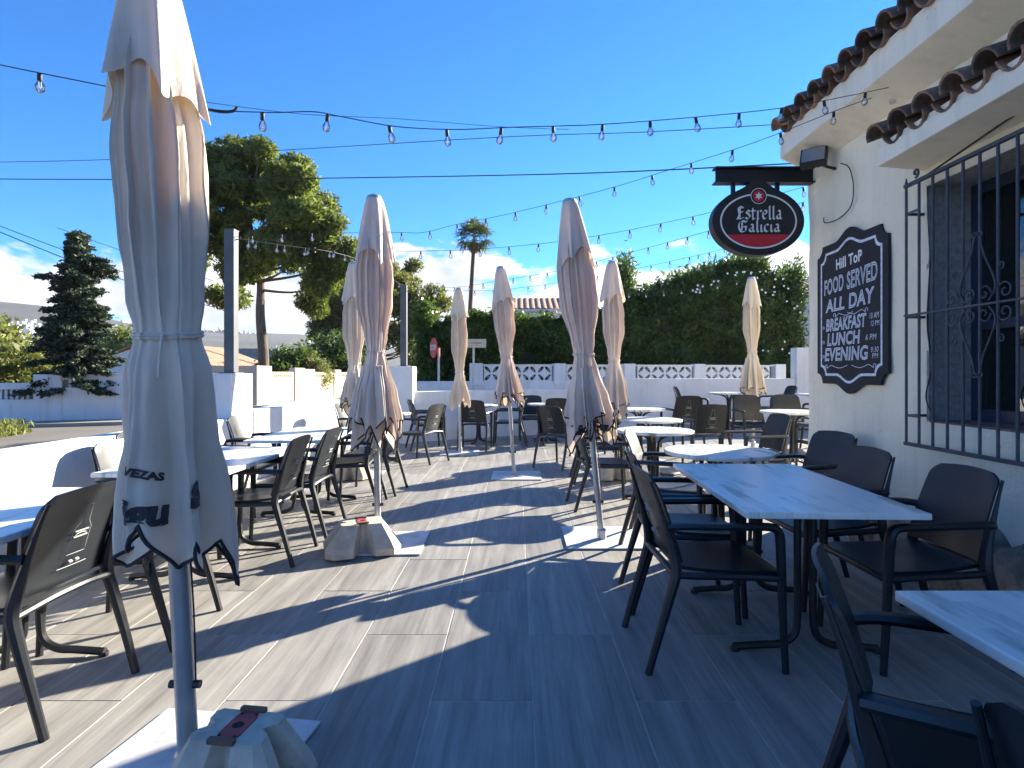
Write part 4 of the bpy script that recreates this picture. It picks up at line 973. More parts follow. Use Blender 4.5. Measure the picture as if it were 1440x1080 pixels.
# ------------------------------------------------------------------ concrete feet weighing down the plates
def foot(x, y, rz, label, seed, extras=True, s=1.0, hgt=.20):
    e = empty('concrete_foot', (x, y, fz(x, y) + .0145), label, 'concrete block', 'concrete feet weighing down umbrella plates', R(rz))
    rr = random.Random(seed)
    # plan outline: block with deep V notches in the middle of each side, flaring to four hooves
    def ring_(z, t):
        a, b = (.118 + .085 * t) * s, (.085 + .070 * t) * s; nd = (.034 + .070 * t) * s; nw = (.030 + .030 * t) * s; ch = (.018 + .028 * t) * s
        P = []
        for q in range(4):
            hx, hy = (a, b) if q % 2 == 0 else (b, a)
            # side at +x of local frame, rotated by q*90
            side = [(hx - ch, -hy), (hx, -hy + ch), (hx, -nw), (hx - nd, -nw * .25), (hx - nd, nw * .25), (hx, nw), (hx, hy - ch)]
            for (px, py) in side:
                c, s_ = [(1, 0), (0, 1), (-1, 0), (0, -1)][q]; P.append((px * c - py * s_, px * s_ + py * c, z))
        return P
    V = []; n = 28; lv = [(0, .96), (.045, 1.0), (.10, .66), (.16, .26), (hgt - .012, .0), (hgt, -.04)]
    for z, t in lv:
        for px, py, pz in ring_(z, t):
            V.append((px + rr.uniform(-.002, .002), py + rr.uniform(-.002, .002), pz + (0 if z in (0,) else rr.uniform(-.0015, .0015))))
    f = [(j * n + i, j * n + (i + 1) % n, (j + 1) * n + (i + 1) % n, (j + 1) * n + i) for j in range(len(lv) - 1) for i in range(n)]
    V.append((0, 0, hgt)); c = len(V) - 1
    f += [((len(lv) - 1) * n + i, (len(lv) - 1) * n + (i + 1) % n, c) for i in range(n)]
    V.append((0, 0, 0)); f += [((i + 1) % n, i, c + 1) for i in range(n)]
    M().add(V, f).build('block', MT['concrete'], e, bevel=.004)
    if extras:
        pl = M(); seg = 20; zz = hgt + .004
        hole = [(.018 * math.cos(2 * PI * i / seg), .018 * math.sin(2 * PI * i / seg)) for i in range(seg)]
        def rect_pt(i):
            a = 2 * PI * i / seg; c_, s_ = math.cos(a), math.sin(a); k = min(.034 / abs(c_) if abs(c_) > 1e-6 else 9, .072 / abs(s_) if abs(s_) > 1e-6 else 9); return (c_ * k, s_ * k)
        outr = [rect_pt(i) for i in range(seg)]
        vs = [(a, b, zz) for a, b in outr] + [(a, b, zz) for a, b in hole] + [(a, b, zz - .008) for a, b in outr] + [(a, b, zz - .003) for a, b in hole]
        fs = [(i, (i + 1) % seg, seg + (i + 1) % seg, seg + i) for i in range(seg)] + [(i, 2 * seg + i, 2 * seg + (i + 1) % seg, (i + 1) % seg) for i in range(seg)] + [(seg + i, seg + (i + 1) % seg, 3 * seg + (i + 1) % seg, 3 * seg + i) for i in range(seg)] + [tuple(3 * seg + i for i in range(seg))[::-1]]
        pl.add(vs, fs).build('red_plate', MT['red'], e)
        dk = M().lathe([(.0178, 0), (.0178, .0006)], (0, 0, zz - .0035), 20); dk.build('hole_shade', MT['darkroom'], e)  # dark disc: the shade down the hole is put into its colour
        for s_ in (-1, 1):
            M().box((-.042, s_ * .082 - .010, hgt - .004), (.042, s_ * .082 + .010, hgt + .012)).build('wood_strip', MT['oldwood'], e, bevel=.003)
            for q in (-1, 1): M().lathe([(.0045, 0), (.0045, .003)], (q * .024, s_ * .056, zz), 8).build('bolt', MT['iron'], e)
    return e
foot(-.85, 1.80, -8, 'concrete foot with a red holed plate on top, in the left foreground', 3, s=1.0, hgt=.21)
foot(-1.13, 4.30, 20, 'sunlit buff concrete foot with worn red paint on top, left of centre', 4, s=1.3, hgt=.21)
foot(-2.05, 7.22, 15, 'small concrete foot under the rear left umbrella, behind chair legs', 5, extras=False)
foot(1.18, 7.22, 8, 'concrete foot at the rear right umbrella, seen between chair legs', 6, extras=False)
# ------------------------------------------------------------------ string lights and cables
bsock = M().lathe([(.004, 0), (.0115, -.006), (.0125, -.042), (.010, -.046)], seg=10).mesh('socket', MT['rubber'], smooth=True)
bglass = M().lathe([(.008, -.044), (.0125, -.052), (.0215, -.070), (.0235, -.083), (.020, -.098), (.010, -.108), (.001, -.110)], seg=14).mesh('bulb', MT['bulb'], smooth=True)
bfil = M().tube([(-.006, 0, -.048), (-.005, 0, -.078), (0, 0, -.088), (.005, 0, -.078), (.006, 0, -.048)], .0015, 4).mesh('filament', MT['petal'])
def lights(label, pts, spacing, first=.1, r=.0027, sc=.84, sag_n=5):
    P = crv(pts, sag_n)
    e = empty('string_light', P[0], label, 'string lights', 'festoon strings with clear bulbs')
    o0 = P[0]
    M().tube([p - o0 for p in P], r, 5).build('wire', MT['rubber'], e)
    d = first
    acc = 0
    for a, b in zip(P, P[1:]):
        l = (b - a).length
        while d <= acc + l:
            p = a + (b - a) * ((d - acc) / l) - o0
            rot = (random.uniform(-.18, .18), random.uniform(-.18, .18), random.uniform(0, 6))
            s = link('socket', bsock, e, p, rot); s.scale = (sc,) * 3
            g = link('bulb', bglass, e, p, rot); g.scale = (sc,) * 3
            fl_ = link('filament', bfil, g)
            d += spacing
        acc += l
    return e
P = at
lights('nearest festoon string, sagging right across the sky to the building wall', [P(-120, 62, 2.45), P(0, 91, 2.6), P(167, 125, 2.7), P(285, 152, 2.78), P(377, 158, 2.9), P(440, 157, 2.98), P(480, 164, 3.05), P(558, 178, 3.15), P(640, 182, 3.25), P(716, 179, 3.33), P(789, 177, 3.42), P(860, 174, 3.5), P(985, 164, 3.65), P(1097, 152, 3.78), P(1197, 134, 3.87), P(1281, 116, 3.93)], .312, .42)
lights('second festoon string, climbing from the nearer post over the palm to the wall', [P(325, 333, 6.85), P(440, 328, 6.75), P(557, 327, 6.6), P(595, 327, 6.5), P(640, 316, 6.3), P(710, 302, 6.0), P(846, 268, 5.4), P(947, 237, 5.0), P(1062, 200, 4.5), P(1190, 150, 4.15), P(1271, 124, 3.98)], .36, .25)
lights('festoon string from the nearer post level over the pine, ending behind the beer sign', [P(325, 335, 6.88), P(440, 350, 6.85), P(557, 353, 6.8), P(660, 351, 6.75), P(775, 341, 6.6), P(860, 328, 6.4), P(940, 312, 6.1), P(1005, 297, 5.8), P(1130, 263, 5.35)], .34, .2)
lights('upper festoon string from the far post to the building corner', [P(566, 404, 11.1), P(640, 404, 10.9), P(700, 395, 10.2), P(790, 380, 9.3), P(860, 362, 8.4), P(960, 335, 7.2), P(1040, 312, 6.3), P(1131, 284, 5.4)], .36, .3)
lights('lower festoon string from the far post behind the umbrella tops', [P(566, 406, 11.1), P(650, 409, 11.0), P(720, 406, 10.7), P(800, 395, 10.0), P(860, 385, 9.4), P(940, 368, 8.5), P(1010, 352, 7.7), P(1131, 318, 6.3)], .36, .3)
lights('farthest faint festoon string above the oleander', [P(870, 414, 12.5), P(940, 410, 12.2), P(1010, 400, 11.8), P(1060, 388, 11.4), P(1131, 365, 10.8)], .36, .2)
lights('festoon string crossing in front of the dark pine between posts', [P(325, 334, 6.88), P(400, 345, 7.4), P(470, 355, 8.1), P(520, 372, 9.3), P(566, 402, 11.1)], .36, .3)
def wire(label, pts, r): return tag(M().tube(crv(pts, 4), r, 5).build('overhead_cable', MT['rubber']), label, 'cable', 'overhead cables')
wire('thin overhead cable crossing the whole sky below the nearest bulbs', [P(-60, 229, 9.0), P(0, 228, 9.0), P(160, 224, 8.8), P(400, 211, 8.4), P(720, 192, 7.6), P(900, 186, 7.0), P(1092, 175, 6.3)], .0048)
wire('thicker overhead cable crossing the sky lower down, behind the pine', [P(-60, 251, 8.0), P(60, 252, 8.0), P(300, 252, 7.8), P(560, 249, 7.2), P(840, 243, 6.4), P(1130, 229, 5.5)], .0068)
wire('power line descending steeply at the far left, upper one', [P(-60, 295, 22), P(90, 352, 24), P(190, 388, 26), P(300, 420, 29)], .014)
wire('power line descending steeply at the far left, lower one', [P(-60, 301, 22), P(70, 355, 24), P(180, 396, 26), P(300, 432, 29)], .018)
wire('faint short power line above the dark conifer', [P(80, 320, 30), P(170, 352, 31), P(300, 395, 34)], .014)
wire('tight dark wire joining the foreground umbrella to the nearest festoon', [P(286, 152, 2.76), P(310, 157, 2.82), P(328, 156, 2.85), P(333, 151, 2.86)], .0075)
wire('slack thin wire looping behind the nearest festoon string', [P(250, 138, 3.4), P(420, 160, 3.7), P(560, 167, 4.0), P(700, 178, 4.2), P(800, 182, 4.4)], .0018)
# ------------------------------------------------------------------ street furniture and walls outside
def thing(name, loc, label, cat, group=None): return empty(name, loc, label, cat, group)
A_ = Vector((-12.7, 15.5)); gd = Vector((2.05, .8)).normalized(); ga = math.atan2(gd.y, gd.x)
gw = empty('garden_wall', (A_.x, A_.y, 0), 'long shaded white garden wall across the road at the far left', 'wall', None, ga)
def gp(m, name, mt, **k): return m.build(name, mt, gw, **k)
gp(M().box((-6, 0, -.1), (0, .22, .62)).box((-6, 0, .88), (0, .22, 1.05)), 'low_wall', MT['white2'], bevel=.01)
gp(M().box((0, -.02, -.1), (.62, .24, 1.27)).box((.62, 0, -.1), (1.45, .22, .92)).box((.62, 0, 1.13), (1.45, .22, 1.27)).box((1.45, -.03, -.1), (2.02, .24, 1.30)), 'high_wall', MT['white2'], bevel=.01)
slat = M().box((-.03, -.02, 0), (.03, .02, .27)).mesh('grille_slat', MT['white2'])
x = -5.9
while x < 1.45:
    if not (-.05 < x < .66): link('grille_slat', slat, gw, (x, .11, .615 if x < 0 else .875))
    x += .115
gp(M().box((-6, .15, .6), (0, .17, .9)).box((.62, .15, .90), (1.45, .17, 1.15)), 'grille_backing', MT['greystucco'])
gt = empty('gate', (A_.x + gd.x * 2.36, A_.y + gd.y * 2.36, 0), 'white slatted metal gate at the end of the shaded garden wall', 'gate', None, ga)
for k in range(9): M().box((-.26, -.03, .1 + k * .13), (.26, .03, .19 + k * .13)).build('slat', MT['white2'], gt)
M().box((-.33, -.05, -.05), (-.26, .05, 1.32)).box((.26, -.05, -.05), (.33, .05, 1.32)).build('gate_frame', MT['white2'], gt)
M().box((-.36, -.08, 1.32), (-.30, -.0, 1.38)).build('entry_lamp', MT['signwhite'], gt, bevel=.01)
g2 = empty('garden_wall', (A_.x + gd.x * 2.75, A_.y + gd.y * 2.75, 0), 'white garden wall beyond the slatted gate, behind the foreground umbrella', 'wall', None, ga)
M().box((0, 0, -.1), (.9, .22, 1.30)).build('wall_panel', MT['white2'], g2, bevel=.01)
bw = thing('beige_wall', (-10.2, 28, 0), 'sunlit beige garden wall with pillars across the road, left of centre', 'wall')
def bp_(m, name, mt=MT['beige'], **k): return m.build(name, mt, bw, loc=(10.2, -28, 0), **k)
bp_(M().box((-13.5, 23.04, -.1), (-10.44, 23.25, 1.60)), 'wall_panel', bevel=.012)
yy = 23.0; hs_ = [(23.0, 24.4, 1.60), (24.4, 27.0, 1.36), (27.0, 28.2, 1.55), (28.2, 29.6, 1.5), (29.6, 32.8, 1.36), (32.8, 34.0, 1.5), (34.0, 38.5, 1.36), (38.5, 40, 1.5), (40, 60, 1.36)]
for a, b, h in hs_:
    pr = .07 if h > 1.4 else 0
    bp_(M().box((-10.42, a, -.1), (-10.2 + pr, b - .004, h)), 'pillar' if h > 1.4 else 'wall_panel', bevel=.012)
    if 1.3 < h < 1.4 and b < 40:
        for k in range(int((b - a - .4) / .22)):
            yv = a + .3 + k * .22
            bp_(M().tube([(-10.19, yv + .08 * math.cos(t), h - .18 + .08 * math.sin(t)) for t in [2 * PI * i / 8 for i in range(8)]], .018, 4, closed=True), 'lattice_ring')
# breeze block fence --------------------------------------------------
bfence = thing('breeze_block_fence', (1, 16, 0), 'white fence of patterned breeze blocks between white piers under the hedge', 'fence')
def block_mesh():
    s = .2; d = .04; m = M()
    n = 24
    sq = []; lf = []
    for i in range(n):
        a = 2 * PI * i / n + PI / 4; c, s_ = math.cos(a), math.sin(a); k = .5 * s / max(abs(c), abs(s_)); sq.append((c * k, s_ * k))
        # comma shaped leaf opening along the diagonal
        u = math.cos(a - PI / 4) * .105; v = math.sin(a - PI / 4) * .040 * (1 - .35 * math.cos(a - PI / 4)); u2 = u + 0
        v2 = v + .10 * (u ** 2) * 10 * .25
        lf.append(((u2 * math.cos(PI / 4) - v2 * math.sin(PI / 4)), (u2 * math.sin(PI / 4) + v2 * math.cos(PI / 4))))
    vs = []
    for yv in (-d, d):
        vs += [(x, yv, z) for x, z in sq] + [(x, yv, z) for x, z in lf]
    f = []
    for i in range(n):
        j = (i + 1) % n
        f += [(i, j, n + j, n + i), (2 * n + j, 2 * n + i, 3 * n + i, 3 * n + j), (n + i, n + j, 3 * n + j, 3 * n + i), (j, i, 2 * n + i, 2 * n + j)]
    m.add(vs, f)
    m.tube([(-.018, 0, -.018), (.03, 0, .03)], .008, 4)
    return m
bmesh_ = block_mesh(); bms = []
for sx_, sz_ in ((1, 1), (-1, 1), (1, -1), (-1, -1)):
    mm = M(); mm.v = [(x * sx_, y, z * sz_) for x, y, z in bmesh_.v]; mm.f = list(bmesh_.f); bms.append(mm.mesh('breeze_block', MT['white']))
fa, fb = Vector((-1.05, 15.2)), Vector((7.45, 16.9)); fd = (fb - fa).normalized(); flen = (fb - fa).length; fang = math.atan2(fd.y, fd.x)
def fp(s): return fa + fd * s
base = M().prism([tuple(fa - fd * 3.0 + Vector((0, -.1))), tuple(fb + fd * 1.2 + Vector((0, -.1))), tuple(fb + fd * 1.2 + Vector((0, .1))), tuple(fa - fd * 3.0 + Vector((0, .1)))], -.06, 1.10)
base.build('base_wall', MT['white'], bfence, loc=(-1, -16, 0))
piers = [0, 2.2, 4.15, 6.2, 8.7]
s = .1; k = 0
while s < flen:
    if min(abs(s - p) for p in piers) > .24:
        p = fp(s)
        for r_ in range(2):
            q = (k % 2) + 2 * r_
            link('breeze_block', bms[[1, 0, 3, 2][q]], bfence, (p.x - 1, p.y - 16, 1.20 + .2 * r_), (0, 0, fang))
    s += .2; k += 1
for p_ in piers:
    p = fp(p_); M().box((-.16, -.13, 1.0), (.16, .13, 1.56)).build('pier', MT['white'], bfence, loc=(p.x - 1, p.y - 16, 0), rot=(0, 0, fang), bevel=.01)
cpm = M().prism([tuple(fa + Vector((0, -.07))), tuple(fb + Vector((0, -.07))), tuple(fb + Vector((0, .07))), tuple(fa + Vector((0, .07)))], 1.50, 1.535); cpm.build('coping', MT['white'], bfence, loc=(-1, -16, 0))
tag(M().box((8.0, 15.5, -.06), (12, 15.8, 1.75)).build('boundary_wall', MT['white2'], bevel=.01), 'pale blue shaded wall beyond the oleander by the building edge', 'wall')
# signs
ss_ = thing('stop_sign', (-2.0, 15.1, -.05), 'red octagonal stop sign seen at an angle on a grey post', 'road sign')
M().tube([(0, 0, 0), (0, 0, 2.0)], .032, 10).build('post', MT['pole'], ss_, smooth=True)
pl = M().prism([(.27 * math.cos(PI / 8 + PI / 4 * i), .27 * math.sin(PI / 8 + PI / 4 * i)) for i in range(8)], -.006, .006, lambda x, z, y: (x, y, z))
ol = pl.build('sign_plate', MT['signred'], ss_, loc=(-.13, -.04, 2.0), rot=(0, 0, R(-62)))
v, f = text_mesh('STOP', .19, off=.008); v, w0 = centred(v)
M().add([(p.x * .9, -.009, p.y - .065) for p in v], f).build('lettering', MT['signwhite'], ol)
bs = thing('street_name_sign', (at(666, 500, 14.6).x, 14.6, -.05), 'cream street name sign on a thin grey post before the hedge', 'road sign')
M().tube([(0, 0, 0), (0, 0, 2.05)], .03, 10).build('post', MT['pole'], bs, smooth=True)
so_ = M().box((-.31, -.02, 1.98), (.31, .02, 2.20)).build('sign_plate', mat('cream sign enamel', (.62, .52, .36), .5, .1, 5), bs, bevel=.015)
tx = M()
for xx, ww in ((-.16, .03), (.02, .10), (.16, .05)): tx.box((xx - ww, -.0225, 2.085), (xx + ww, -.0205, 2.115))
tx.box((-.1, -.0225, 2.035), (.14, -.0205, 2.047)); tx.build('worn_lettering', mat('faded brown print', (.35, .25, .15), .7), so_)
# ------------------------------------------------------------------ foliage
def tree(name, base, label, cat, clumps, mt, n, size, trunk=None, group=None, stretch=1.7, limb=True, droop=0., up=None, flat=1.0, sprig=0):
    e = empty(name, base, label, cat, group); b = Vector(base)
    C = []; out = []
    for (c, r) in clumps:
        k = max(6, int(n * r ** 2)); d = rng.normal(size=(k, 3)); d /= np.linalg.norm(d, axis=1)[:, None]
        rad = r * (0.2 + 1.15 * rng.random(k) ** .8)[:, None]
        p = d * rad; p[:, 2] *= flat; C.append(p + np.array(c)); out.append(d * .8)
    C = np.concatenate(C); out = np.concatenate(out)
    V, Fq = leaves(C, size, stretch, droop, out)
    link('crown', npmesh('crown', V, Fq, mt), e)
    if trunk:
        tm_ = M().tube(crv(trunk['pts'], 5), [trunk['r'] * (1 - .7 * i / (5 * (len(trunk['pts']) - 1) + 1)) for i in range(5 * (len(trunk['pts']) - 1) + 1)], 10)
        T = tm_.build('trunk', MT['bark'], e, smooth=True)
        if limb:
            tp = crv(trunk['pts'], 5)
            for (c, r) in clumps[::trunk.get('every', 3)]:
                c = Vector(c); z0 = max(trunk.get('zmin', .3) , min(c.z - .25 * abs(c.x) - .2, tp[-1].z)); q = min(tp, key=lambda p: abs(p.z - z0))
                mid = (q + c) / 2 + Vector((0, 0, -.06 * (c - q).length))
                M().tube(crv([q, mid, c], 4), [trunk['r'] * .28 * (1 - .85 * i / 8) + .006 for i in range(9)], 5).build('limb', MT['bark'], T)
    return e
def clumps_ellipsoid(c, r, n, cr, seed, shell=.55, test=None):
    rr = random.Random(seed); out = []
    while len(out) < n:
        d = Vector((rr.gauss(0, 1), rr.gauss(0, 1), rr.gauss(0, 1))).normalized() * (shell + (1 - shell) * rr.random())
        p = (c[0] + d.x * r[0], c[1] + d.y * r[1], c[2] + d.z * r[2])
        if test and not test(p): continue
        out.append((p, cr * rr.uniform(.6, 1.35)))
    return out
# the big umbrella-shaped pine, x offsets measured from its trunk
bx_, by_ = at(366, 500, 27).x, 27.0
def px2(px, py, D=27.0): p = at(px, py, D); return (p.x - bx_, p.z)
cl = []
for (px, py, r_, n_) in ((330, 225, 1.0, 10), (400, 235, 1.2, 14), (345, 270, 1.6, 18), (310, 320, 1.3, 14), (430, 290, 1.4, 16), (385, 310, 1.8, 22), (455, 325, 1.2, 12), (335, 370, 1.2, 11), (420, 360, 1.3, 14), (470, 370, 1.1, 10), (440, 395, .9, 8), (305, 260, 1.2, 10), (285, 340, 1.4, 12), (370, 215, .6, 5), (270, 290, 1.3, 10), (300, 410, .7, 5), (490, 345, .6, 4), (420, 420, .5, 4)):
    x_, z_ = px2(px, py); cl += clumps_ellipsoid((x_, random.uniform(-1.6, 1.6), z_), (r_ * 1.1, r_ * 1.3, r_ * .85), int(n_ * .95), .46, int(px * py), shell=.3)
tree('pine_tree', (bx_, by_, -.06), 'big umbrella shaped pine tree with a bare straight trunk, left of centre', 'tree', [((c[0], c[1], c[2] + .06), r) for c, r in cl], MT['pine'], 2300, .085, {'pts': [(.1, 0, 0), (.15, 0, 2), (0, 0, 4), (-.05, .1, 6), (-.5, 0, 8.2), (-.4, 0, 9.6)], 'r': .27, 'every': 8, 'zmin': 5.0}, stretch=3.6, flat=.8)
b2 = at(530, 500, 52); cl = []
for (px, py, r_, n_) in ((500, 385, 2.0, 14), (470, 400, 1.8, 12), (540, 385, 1.6, 10), (520, 420, 2.2, 14), (560, 400, 2.2, 16), (590, 430, 1.8, 14), (530, 440, 2.6, 20), (480, 430, 1.8, 14), (600, 465, 1.4, 12), (560, 475, 1.6, 12), (455, 455, 1.3, 10), (500, 480, 1.8, 12), (580, 500, 1.5, 10), (520, 360, 1.5, 9)):
    p = at(px, py, 52); r_ *= 1.3; cl += clumps_ellipsoid((p.x - b2.x, random.uniform(-1.5, 1.5), p.z), (r_, r_, r_ * .8), n_, .72, int(px * py), shell=.35)
tree('pine_tree', (b2.x, 52, 0), 'second pine tree behind the tall umbrellas, sunlit on its right', 'tree', cl, MT['pine2'], 950, .13, {'pts': [(0, 0, 0), (.2, 0, 2), (-.2, 0, 4), (.1, 0, 6.5)], 'r': .3, 'every': 3, 'zmin': 1.5}, stretch=2.4, flat=.75)
b3 = at(610, 500, 46); cl = clumps_ellipsoid((0, 0, 3.3), (1.8, 1.6, 1.9), 26, .5, 3)
tree('small_tree', (b3.x, 46, 0), 'thin wispy tree behind the stop sign', 'tree', cl, MT['olive'], 320, .13, {'pts': [(0, 0, 0), (.1, 0, 1.5), (0, 0, 3)], 'r': .12, 'every': 2})
# conifer: drooping tiers
e = empty('conifer_tree', (-12.15, 16.35, -.06), 'dark ragged conifer rising over the shaded white garden wall', 'tree')
C = []; OUT = []; limbs = M(); rr = random.Random(5)
for i in range(210):
    t = (i / 210) ** 1.2; z = .95 + 4.25 * t; L_ = (1.08 * (1 - t) ** .85 + .09) * rr.uniform(.65, 1.2); a = rr.uniform(0, 2 * PI)
    if 150 < i < 182 and i % 4 == 0: L_ += .38
    dirv = np.array([math.cos(a), math.sin(a), -.12 + .18 * t]); tip = np.array([0, 0, z]) + dirv * L_
    limbs.tube([(0, 0, z), tuple(np.array([0, 0, z]) + dirv * L_ * .5 + np.array([0, 0, -.05])), tuple(tip)], [.02, .012, .004], 4, cap=False)
    k = int(150 + 300 * L_); s_ = rng.random(k) ** .65; wd = .20 * (1 - .45 * s_)
    p = np.array([0, 0, z]) + dirv * (L_ * s_)[:, None] + rng.normal(size=(k, 3)) * (wd * .52)[:, None] * np.array([1, 1, .5]) + np.array([0, 0, .03]) * np.sin(s_ * 3)[:, None]
    C.append(p); OUT.append(np.tile(dirv * 1.2, (k, 1)))
V, Fq = leaves(np.concatenate(C), .055, 1.9, 0, np.concatenate(OUT)); link('crown', npmesh('crown', V, Fq, MT['conifer']), e)
tk = M().tube([(0, 0, 0), (.02, 0, 2.5), (0, 0, 5.2)], [.14, .08, .015], 8).build('trunk', MT['bark'], e, smooth=True)
limbs.build('limb', MT['bark'], tk)
def bush(name, base, r, label, mt, n, size, cat='tree', ncl=24, cr=.4, seed=1, trunk=None, **k):
    cl = clumps_ellipsoid((0, 0, r[2] * 1.02), r, ncl, cr, seed, shell=.45)
    return tree(name, base, label, cat, cl, mt, n, size, trunk, **k)
bush('olive_tree', (-15.0, 17.0, -.1), (1.7, 1.5, 1.35), 'pale green willowy tree at the far left edge', MT['olive'], 700, .10, ncl=42, cr=.42, seed=8, trunk={'pts': [(0, 0, 0), (.2, 0, .8), (0, 0, 2)], 'r': .1, 'every': 4}, droop=.9, stretch=2.4)
bush('green_tree', (at(190, 500, 48).x, 48, -.1), (3.6, 2.4, 2.4), 'rounded green tree above the white gabled house', MT['pine'], 300, .2, ncl=40, cr=.8, seed=12)
bush('green_tree', (at(60, 500, 34).x, 34, -.1), (4.2, 2.4, 1.5), 'green shrubs filling the gap behind the dark conifer', MT['pine2'], 300, .18, ncl=40, cr=.7, seed=13)
bush('green_tree', (at(150, 500, 40).x, 40, -.1), (2.2, 2.4, 1.9), 'yellowish green tree right of the dark conifer', MT['olive'], 300, .16, ncl=30, cr=.6, seed=14)
bush('bush', (-10.9, 31.6, .1), (1.05, .9, 1.15), 'loose grey green bush spilling over the beige wall', MT['olive'], 900, .07, 'bush', ncl=30, cr=.35, seed=15)
bush('bush', (at(400, 500, 30).x, 30.5, .1), (1.6, 1.2, 1.15), 'dark shrub under the yucca behind the beige wall', MT['hedge'], 600, .11, 'bush', ncl=34, cr=.5, seed=16)
bush('bush', (at(475, 500, 38).x, 38, .1), (2.4, 1.5, 1.9), 'dark evergreen mass behind the rear left umbrella', MT['hedge'], 420, .15, 'bush', ncl=40, cr=.6, seed=17)
# yucca
e = empty('yucca', (at(420, 500, 31).x, 31, 0), 'yucca with spiky rosettes above the beige wall', 'yucca'); V = []; Fq = []; TH = []; tm2 = M()
for (cx2, cz2, rr_) in ((-.45, 2.0, .62), (.35, 2.25, .75), (0, 1.55, .6), (.9, 1.75, .5)):
    tm2.tube(crv([(cx2 * .3, 0, 0), (cx2 * .8, 0, cz2 * .5), (cx2, 0, cz2)], 3), .07, 6)
    for q in range(90):
        d = Vector((random.gauss(0, 1), random.gauss(0, 1), random.gauss(.45, .8))).normalized(); u = d.cross(Vector((0, 0, 1))).normalized() * .028
        c = Vector((cx2, 0, cz2)); tip = c + d * rr_ * random.uniform(.8, 1.1) + Vector((0, 0, -.08)); mid = c + d * rr_ * .5
        n = len(V); V += [c, mid + u, tip, mid - u]; (Fq if d.z > -.25 else TH).append((n, n + 1, n + 2, n + 3))
link('rosettes', npmesh('rosettes', np.array([tuple(v) for v in V]), np.array(Fq), MT['yucca']), e)
link('dry_leaves', npmesh('dry_leaves', np.array([tuple(v) for v in V]), np.array(TH), MT['thatch']), e)
tm2.build('trunk', MT['bark'], e, smooth=True)
# palm
pd = 42.0; pb = at(662, 500, pd); pt = at(667, 330, pd)
e = empty('palm_tree', (pb.x, pd, 0), 'tall thin fan palm standing against the white clouds', 'palm'); dx = pt.x - pb.x
M().tube(crv([(0, 0, 0), (-.1, 0, 4), (.05, 0, 7.5), (dx, 0, pt.z - .3)], 6), [.20 - .07 * i / 18 for i in range(19)], 10).build('trunk', MT['bark'], e, smooth=True)
for kk, (nf_, mt_) in enumerate(((40, 'palm'), (16, 'thatch'))):
    for q in range(nf_):
        a = q * 2.4 + kk; el = (1.3 - 2.1 * (q / nf_) + random.uniform(-.35, .35)) if kk == 0 else random.uniform(-1.3, -.9); L1 = random.uniform(.8, 1.25) if kk == 0 else .5
        d = Vector((math.cos(a) * math.cos(el), math.sin(a) * math.cos(el), math.sin(el))); c = Vector((dx, 0, pt.z - (.25 if kk == 0 else .4)))
        hub = c + d * L1 * .8; side = d.cross(Vector((0, 0, 1))); side = side.normalized() if side.length > .05 else Vector((1, 0, 0)); up = side.cross(d)
        vs = [c - side * .02, c + side * .02, hub]; fs = [(0, 1, 2)]
        nb = 17
        for b in range(nb):
            t = (b / (nb - 1) - .5) * 3.6; dd = (d * math.cos(t) + side * math.sin(t) + up * random.uniform(-.25, .25)).normalized(); Lb = (1.0 if kk == 0 else .5) * (1 - .15 * abs(t)) * random.uniform(.85, 1.1)
            w_ = dd.cross(up).normalized() * .05; m1 = hub + dd * Lb * .5 + up * .02; tp_ = hub + dd * Lb * .85 + Vector((0, 0, -.20 * random.uniform(.5, 1.4)))
            n = len(vs); vs += [hub, m1 + w_, tp_, m1 - w_]; fs.append((n, n + 1, n + 2, n + 3))
        me = bpy.data.meshes.new('frond'); me.from_pydata([tuple(v) for v in vs], [], fs); me.materials.append(MT[mt_]); link('frond' if kk == 0 else 'dry_frond', me, e)
